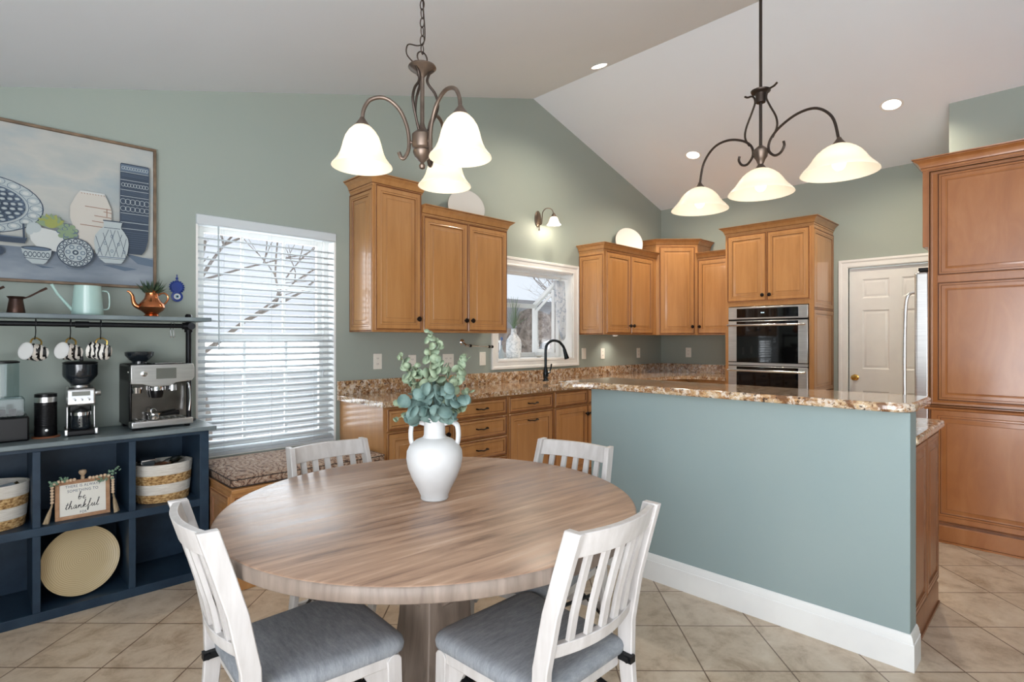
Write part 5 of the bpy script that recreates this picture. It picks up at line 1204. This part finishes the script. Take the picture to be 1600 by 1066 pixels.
def script(txt, x, z, s_, parent):
    m = MB(); cx_ = x
    for chh in txt:
        adv, ss = GL[chh]
        for st_ in ss:
            P_ = smooth_path([(cx_ + (p[0] + p[1] * .12) * s_, .0055, z + p[1] * s_) for p in st_], 5)
            m.tube(P_, [.0008 + .0006 * abs(math.sin(i * .35)) for i in range(len(P_))], 5)
        cx_ += adv * s_
    return m.build('lettering', M_ink, parent)
script('be', .088, .090, .034, t); script('thankful', .038, .048, .0355, t)

t = thing('bead_garland', 'wooden bead garland with tassels and green sprigs draped over the framed sign', 'garland', (SX, 3.405, SZ))
M_bead = vary(mat('bead_wood', (214, 184, 152), .6), [(.3, (202, 170, 138)), (.7, (226, 200, 170))], nscale=20)
bp_ = [(-.012, .17 - i * .0145) for i in range(6)] + [(-.004, .186), (.012, .192), (.028, .192), (.044, .192), (.058, .193), (.072, .193), (.132, .193), (.146, .192), (.160, .193), (.176, .194), (.192, .195), (.208, .19), (.222, .178)] + [(.225, .166 - i * .0125) for i in range(6)]
sph = None
for x_, z_ in bp_:
    rr_ = .0072 if x_ > -.01 else .0085
    if sph is None: sph = MB().sphere((0, 0, 0), .0078, 10).build('bead', M_bead, t); o = sph
    else: o = sph.copy(); COL.objects.link(o); o.parent = t
    o.location = (x_, 0, z_)
M_tas = vary(mat('tassel', (182, 160, 128), .9), [(.3, (150, 128, 98)), (.7, (204, 184, 152))], scale=(8, 8, 1), nscale=20)
for x_, z_, dx in ((-.013, .088, -.022), (.227, .095, .014)):
    m = MB(); m.tube(smooth_path([(x_, 0, z_ + .006), (x_, 0, z_ - .006), (x_ + dx * .3, 0, z_ - .03), (x_ + dx, .0, .002)], 5), [.004] * 5 + [.006] * 5 + [.009, .011, .013, .015, .016, .018], 12, flat=.5); m.build('tassel', M_tas, t)
m = MB(); rnd = random.Random(9)
for cx_, cz_, k in ((-.004, .188, 14), (.03, .20, 12), (.205, .180, 8), (.222, .205, 12), (.238, .218, 8), (.170, .178, 8)):
    for i in range(k):
        c_ = (cx_ + rnd.uniform(-.018, .018), rnd.uniform(-.010, .006), cz_ + rnd.uniform(-.010, .012)); leaf(m, c_, (rnd.uniform(-.6, .6), -1, rnd.uniform(-.3, .8)), (rnd.uniform(-1, 1), 0, rnd.uniform(-.5, 1)), rnd.uniform(.004, .0075), 0, .2, .6)
o = m.build('sprigs', mat('sprig_green', (120, 150, 124), .6), t); o.modifiers.new('s', 'SOLIDIFY').thickness = .0005

# round coiled plate leaning in the lower cubby
M_coil = mat('bamboo_coil', (206, 184, 142), .5, coat=.2)
n, l, b = nodes(M_coil); tc = n.new('ShaderNodeTexCoord'); wv = n.new('ShaderNodeTexWave'); wv.wave_type = 'RINGS'; wv.rings_direction = 'Z'; wv.inputs['Scale'].default_value = 38; wv.inputs['Distortion'].default_value = 1.6; l.new(tc.outputs['Object'], wv.inputs['Vector'])
r = n.new('ShaderNodeValToRGB'); r.color_ramp.elements[0].position = .1; r.color_ramp.elements[0].color = (*lin((192, 168, 128)), 1); r.color_ramp.elements[1].position = .7; r.color_ramp.elements[1].color = (*lin((214, 194, 152)), 1); l.new(wv.outputs['Fac'], r.inputs[0]); l.new(r.outputs[0], b.inputs['Base Color'])
t = thing('bamboo_plate', 'large round coiled bamboo plate leaning in the lower cubby below the sign', 'plate', (.378, 3.47, .2135), 0, rot=(R_(90 - 13), 0, R_(10)))
MB().lathe([(.0001, -.012), (.10, -.012), (.140, -.008), (.162, .010), (.165, .012), (.163, .015), (.138, -.003), (.10, -.0075), (.0001, -.0075)], 64).build('plate_disc', M_coil, t, sharp=60)

# ---------------------------------------------------------------- painting
PW = 1.18; PXR = .748
t = thing('framed_painting', 'large framed still-life painting of blue and white pottery on the wall above the rack', 'painting', (PXR - PW, A - .002, 1.607))
PH = .806; m = MB(); fw = .014
m.box(0, -.034, 0, PW, 0, fw); m.box(0, -.034, PH - fw, PW, 0, PH); m.box(0, -.034, fw, fw, 0, PH - fw); m.box(PW - fw, -.034, fw, PW, 0, PH - fw)
m.build('frame', vary(mat('frame_wood', (112, 92, 72), .5), [(.3, (96, 78, 60)), (.7, (128, 106, 84))], scale=(3, 3, 3), nscale=6), t, bevel=.002)
PM = [vary(mat('canvas_sky', (196, 200, 196), .8), [(.3, (160, 168, 168)), (.5, (180, 181, 176)), (.7, (152, 166, 172))], scale=(1, 1, 2.2), nscale=2.2, detail=6),
      vary(mat('canvas_table', (140, 152, 164), .8), [(.3, (106, 118, 132)), (.7, (144, 153, 162))], scale=(1, 1, 3), nscale=3, detail=6),
      mat('paint_navy', (60, 72, 88), .8), mat('paint_pale', (172, 182, 184), .8), mat('paint_cream', (194, 190, 182), .8), mat('paint_rust', (150, 120, 104), .8),
      mat('paint_lime', (146, 154, 88), .8), mat('paint_sage', (128, 148, 118), .8), mat('paint_slate', (96, 112, 130), .8), mat('paint_white', (196, 200, 198), .8)]
m = MB(); ox = PXR - PW; oz = 1.607; lay = [0.018]
def pp(x, z, k=0): return (x - ox, -lay[0], z - oz)
def poly(pts, mi): lay[0] += .00012; m.add([pp(x, z) for x, z in pts], [list(range(len(pts)))], mi)
def ell(cx_, cz_, rx_, rz_, mi, n_=36, w_=None):
    lay[0] += .00012
    if w_ is None: m.add([pp(cx_ + rx_ * math.cos(2 * PI * i / n_), cz_ + rz_ * math.sin(2 * PI * i / n_)) for i in range(n_)], [list(range(n_))], mi)
    else:
        vs = [pp(cx_ + rx_ * q * math.cos(2 * PI * i / n_), cz_ + rz_ * q * math.sin(2 * PI * i / n_)) for q in (1, 1 - w_ / rx_) for i in range(n_)]
        m.add(vs, [(i, (i + 1) % n_, n_ + (i + 1) % n_, n_ + i) for i in range(n_)], mi)
def line(pts, w_, mi):
    lay[0] += .00006
    for (xa, za), (xb, zb_) in zip(pts, pts[1:]):
        d_ = Vector((xb - xa, zb_ - za)); nn_ = Vector((-d_.y, d_.x)).normalized() * w_ / 2; m.add([pp(xa - nn_.x, za - nn_.y), pp(xb - nn_.x, zb_ - nn_.y), pp(xb + nn_.x, zb_ + nn_.y), pp(xa + nn_.x, za + nn_.y)], [(0, 1, 2, 3)], mi)
x_l, x_r = ox + fw - .002, PXR - fw + .002; zt1 = oz + PH - fw + .002; zb1 = oz + fw - .002
m.box(fw - .003, -.0179, fw - .003, PW - fw + .003, -.004, PH - fw + .003, 0)
poly([(x_l, zb1), (x_r, zb1), (x_r, 1.785), (x_l, 1.785)], 1)
# shadows painted in the picture itself are plain slate shapes
poly([(.60, 1.80), (.733, 1.775), (.733, 1.735), (.66, 1.745)], 8); poly([(.55, 1.73), (.66, 1.715), (.60, 1.70), (.5, 1.725)], 8); poly([(.22, 1.70), (.30, 1.69), (.25, 1.685)], 8)
# big plate at the left
ell(.02, 1.985, .235, .145, 2); ell(.02, 1.985, .230, .141, 3); ell(.02, 1.985, .178, .109, 8, 48, .003)
for k in range(20):
    a = 2 * PI * k / 20; ell(.02 + .205 * math.cos(a), 1.985 + .124 * math.sin(a), .026, .017, 8, 14, .0025); ell(.02 + .203 * math.cos(a), 1.985 + .122 * math.sin(a), .012, .008, 9, 12)
ell(.02, 1.985, .165, .100, 8); 
for q, k_ in ((.145, 22), (.118, 18), (.09, 14), (.062, 10), (.034, 6)):
    for k in range(k_):
        a = 2 * PI * k / k_ + q; ell(.02 + q * math.cos(a), 1.985 + q * .61 * math.sin(a), .019, .0125, 2, 12, .0035); ell(.02 + q * math.cos(a), 1.985 + q * .61 * math.sin(a), .010, .006, 3, 10)
poly([(x_l, 1.80), (.18, 1.80), (.19, 1.83), (x_l, 1.85)], 2); line([(x_l, 1.842), (.185, 1.828)], .004, 8)
line([(.175, 1.90), (.178, 1.80)], .008, 2)
ell(.02, 1.755, .085, .036, 2); ell(-.25, 1.80, .10, .10, 3); ell(-.25, 1.80, .08, .08, 8); poly([(-.38, 1.72), (-.30, 1.72), (-.28, 1.95), (-.32, 2.0), (-.36, 2.0), (-.40, 1.95)], 4)
# cream jar
poly([(.40, 2.108), (.505, 2.107), (.518, 2.075), (.536, 2.025), (.535, 1.95), (.53, 1.90), (.50, 1.84), (.461, 1.80), (.41, 1.82), (.375, 1.90), (.358, 1.96), (.358, 2.02), (.378, 2.07)], 4)
line([(.40, 2.106), (.505, 2.105)], .008, 9)
for q in range(9): line([(.405 + q * .012, 2.100), (.408 + q * .012, 2.094)], .003, 5)
for zz_, xa, xb in ((2.03, .42, .534), (2.012, .50, .536), (1.985, .46, .535), (1.955, .45, .52), (1.93, .40, .50)): line([(xa, zz_), (xb, zz_ - .004)], .004, 5)
line([(.515, 2.03), (.515, 1.985)], .004, 5)
# tall dark vase with bands
poly([(.575, 2.291), (.580, 2.297), (.706, 2.297), (.711, 2.291), (.709, 2.024), (.705, 1.88), (.692, 1.82), (.675, 1.795), (.61, 1.795), (.595, 1.81), (.578, 1.88), (.572, 1.96)], 2)
poly([(.578, 2.290), (.708, 2.290), (.708, 2.255), (.577, 2.255)], 8)
for zz_ in (2.25, 2.205, 2.15, 2.115, 2.02, 1.97, 1.935): line([(.576, zz_), (.708, zz_)], .0028, 3)
for rowz, rx_, rz_, k_ in ((2.272, .008, .009, 10), (2.178, .009, .011, 9), (2.085, .014, .016, 6), (2.045, .014, .014, 6)):
    for q in range(k_): ell(.588 + (.110) * q / (k_ - 1), rowz, rx_, rz_, 3, 12, .0022)
for zz_ in [2.225 + i * .006 for i in range(3)] + [2.125 + i * .006 for i in range(4)] + [1.985 + i * .006 for i in range(5)] + [1.83 + i * .012 for i in range(8)]:
    line([(.580, zz_), (.703, zz_)], .0013, 8)
# white planter with succulents
poly([(.195, 1.88), (.20, 1.895), (.385, 1.865), (.39, 1.853), (.36, 1.80), (.307, 1.770), (.225, 1.790), (.202, 1.82)], 9)
ell(.215, 1.885, .028, .026, 3); ell(.198, 1.868, .016, .022, 3)
for k in range(9):
    a = PI * (.06 + .88 * k / 8); L_ = .062; cx_, cz_ = .282, 1.905; poly([(cx_ - .012 * math.sin(a), cz_ + .012 * math.cos(a)), (cx_ + L_ * .6 * math.cos(a) - .014 * math.sin(a), cz_ + L_ * .6 * math.sin(a) + .014 * math.cos(a)), (cx_ + L_ * math.cos(a), cz_ + L_ * math.sin(a)), (cx_ + L_ * .6 * math.cos(a) + .014 * math.sin(a), cz_ + L_ * .6 * math.sin(a) - .014 * math.cos(a)), (cx_ + .012 * math.sin(a), cz_ - .012 * math.cos(a))], 6 if k % 2 else 7)
ell(.282, 1.915, .026, .024, 6)
for q, k_ in ((.034, 9), (.019, 6)):
    for k in range(k_): a = 2 * PI * k / k_ + q * 9; ell(.348 + q * math.cos(a), 1.878 + q * math.sin(a), .013, .012, 7 if k % 2 else 8, 12); ell(.348 + q * math.cos(a), 1.880 + q * math.sin(a), .009, .008, 7, 12)
ell(.348, 1.878, .012, .012, 7)
# small bowl
poly([(.165, 1.782), (.283, 1.775), (.279, 1.745), (.262, 1.712), (.25, 1.702), (.208, 1.702), (.185, 1.722), (.170, 1.755)], 3); ell(.224, 1.779, .059, .011, 2); ell(.224, 1.7775, .050, .007, 8)
for q in range(6): ell(.183 + q * .0168, 1.748, .008, .014, 2, 14, .0025)
line([(.178, 1.728), (.272, 1.726)], .003, 2)
# patterned disc
ell(.379, 1.775, .077, .077, 2, 44); ell(.379, 1.775, .072, .072, 3, 44)
for k in range(16): a = 2 * PI * k / 16; ell(.379 + .061 * math.cos(a), 1.775 + .061 * math.sin(a), .0105, .0105, 2, 12, .004)
ell(.379, 1.775, .050, .050, 2, 40, .004)
for k in range(6): a = 2 * PI * k / 6; ell(.379 + .031 * math.cos(a), 1.775 + .031 * math.sin(a), .011, .011, 8, 12, .004)
ell(.379, 1.775, .013, .013, 2, 20); ell(.379, 1.775, .006, .006, 3, 14); line([(.340, 1.700), (.350, 1.688), (.408, 1.688), (.418, 1.700)], .003, 8)
# lattice jar
poly([(.494, 1.966), (.585, 1.966), (.580, 1.955), (.575, 1.93), (.590, 1.91), (.607, 1.878), (.611, 1.845), (.606, 1.80), (.59, 1.755), (.577, 1.735), (.505, 1.733), (.480, 1.755), (.462, 1.79), (.457, 1.84), (.462, 1.88), (.482, 1.912), (.500, 1.93), (.498, 1.955)], 3)
line([(.496, 1.963), (.583, 1.963)], .006, 2); line([(.50, 1.925), (.572, 1.925)], .003, 2); line([(.475, 1.765), (.600, 1.765)], .004, 8); line([(.48, 1.757), (.593, 1.757)], .002, 2)
for q in range(4):
    line([(.470 + q * .036, 1.770), (.520 + q * .030 if q < 3 else .600, 1.915 - max(0, q - 1) * .02)], .0022, 2); line([(.600 - q * .036, 1.770), (.560 - q * .032, 1.915 - max(0, q - 1) * .02)], .0022, 2)
for cx_, cz_ in ((.535, 1.88), (.505, 1.84), (.565, 1.84), (.535, 1.80), (.48, 1.80), (.59, 1.80)): ell(cx_, cz_, .007, .009, 8, 10, .0025)
o = m.build('picture', PM, t)

# ---------------------------------------------------------------- outside the windows
M_grass = vary(mat('winter_lawn', (196, 190, 176), .95), [(.35, (214, 212, 206)), (.65, (232, 232, 230))], nscale=3, detail=6)
struct(MB().box(-12, A + .2, -.9, 20, 40, -.8).build('ground_outside', M_grass))
M_bark = vary(mat('pale_bark', (150, 136, 126), .9), [(.3, (126, 114, 106)), (.7, (156, 146, 138))], nscale=9)
def tree(x, y, h, seed, label):
    rnd = random.Random(seed); t = thing('bare_tree', label, 'tree', (x, y, -.8), 0, 'bare trees outside')
    mt = MB(); mb = MB()
    mt.tube(smooth_path([(0, 0, 0), (.1, 0, h * .2), (-.05, .1, h * .4), (.1, 0, h * .6)], 5), [.16 - .006 * i for i in range(16)], 8)
    def br(p, d, L_, r, lv):
        q = [p]; cur = p.copy(); dd = d.copy()
        for i in range(5): dd = (dd + Vector((rnd.uniform(-.25, .25), rnd.uniform(-.25, .25), rnd.uniform(-.12, .2)))).normalized(); cur = cur + dd * L_ / 5; q.append(cur.copy())
        mb.tube(q, [r * (1 - .13 * i) for i in range(6)], 5 if lv < 2 else 4)
        if lv < 3:
            for i in range(4):
                k = rnd.choice((2, 3, 4, 5)); az = rnd.random() * 2 * PI; br(q[k], (dd + Vector((math.cos(az), math.sin(az), rnd.uniform(-.2, .5))) * .9).normalized(), L_ * .62, r * .5, lv + 1)
    for i in range(12):
        az = 2 * PI * i / 12 + rnd.random(); br(Vector((0, 0, h * (.34 + .03 * i))), Vector((math.cos(az), math.sin(az), .9)).normalized(), h * .38, .035, 0)
    mt.build('trunk', M_bark, t); mb.build('branches', M_bark, t); return t
tree(1.8, 7.2, 5.5, 1, 'bare tree with crossing branches outside the tall window'); tree(2.6, 15.5, 8, 2, 'bare tree farther back outside the tall window, right part'); tree(15.2, 12.0, 6, 4, 'bare tree seen through the sink window')
# neighbouring house seen through the sink window
t = thing('neighbour_house', 'pale stone house with a grey roof seen through the sink window', 'house', (17.5, 16.5, -.8))
M_st = vary(mat('pale_stone', (176, 160, 148), .9), [(.3, (96, 82, 74)), (.5, (136, 122, 112)), (.7, (156, 146, 136))], nscale=4, detail=6)
MB().box(-4, 0, 0, 4, 5, 2.7).build('wall', M_st, t); MB().prism([(-.4, 2.6), (5.4, 2.6), (2.5, 4.1)], -4.3, 4.3, 'X').build('roof', mat('roof_grey', (126, 124, 124), .9), t)
for xx in (-2.6, .4, 2.4):
    f_ = MB().box(xx - .55, -.05, .9, xx + .55, 0, 2.1).build('window', M_trim, t); MB().box(xx - .45, -.06, 1.0, xx + .45, -.045, 2.0).build('pane', mat('far_glass', (70, 76, 82), .2), f_)
t = thing('hedge', 'brownish winter hedge outside behind the garden window', 'hedge', (12.0, 10.0, -.8))
m = MB(); rnd = random.Random(2)
for i in range(90): m.sphere((rnd.uniform(-2.0, 2.6), rnd.uniform(-.5, .5), rnd.uniform(.2, 2.7)), rnd.uniform(.25, .45), 8)
m.build('foliage', vary(mat('winter_hedge', (172, 154, 138), .95), [(.3, (86, 72, 62)), (.5, (130, 114, 102)), (.7, (164, 150, 138))], nscale=7, detail=8, bump=1, bdist=.2), t)
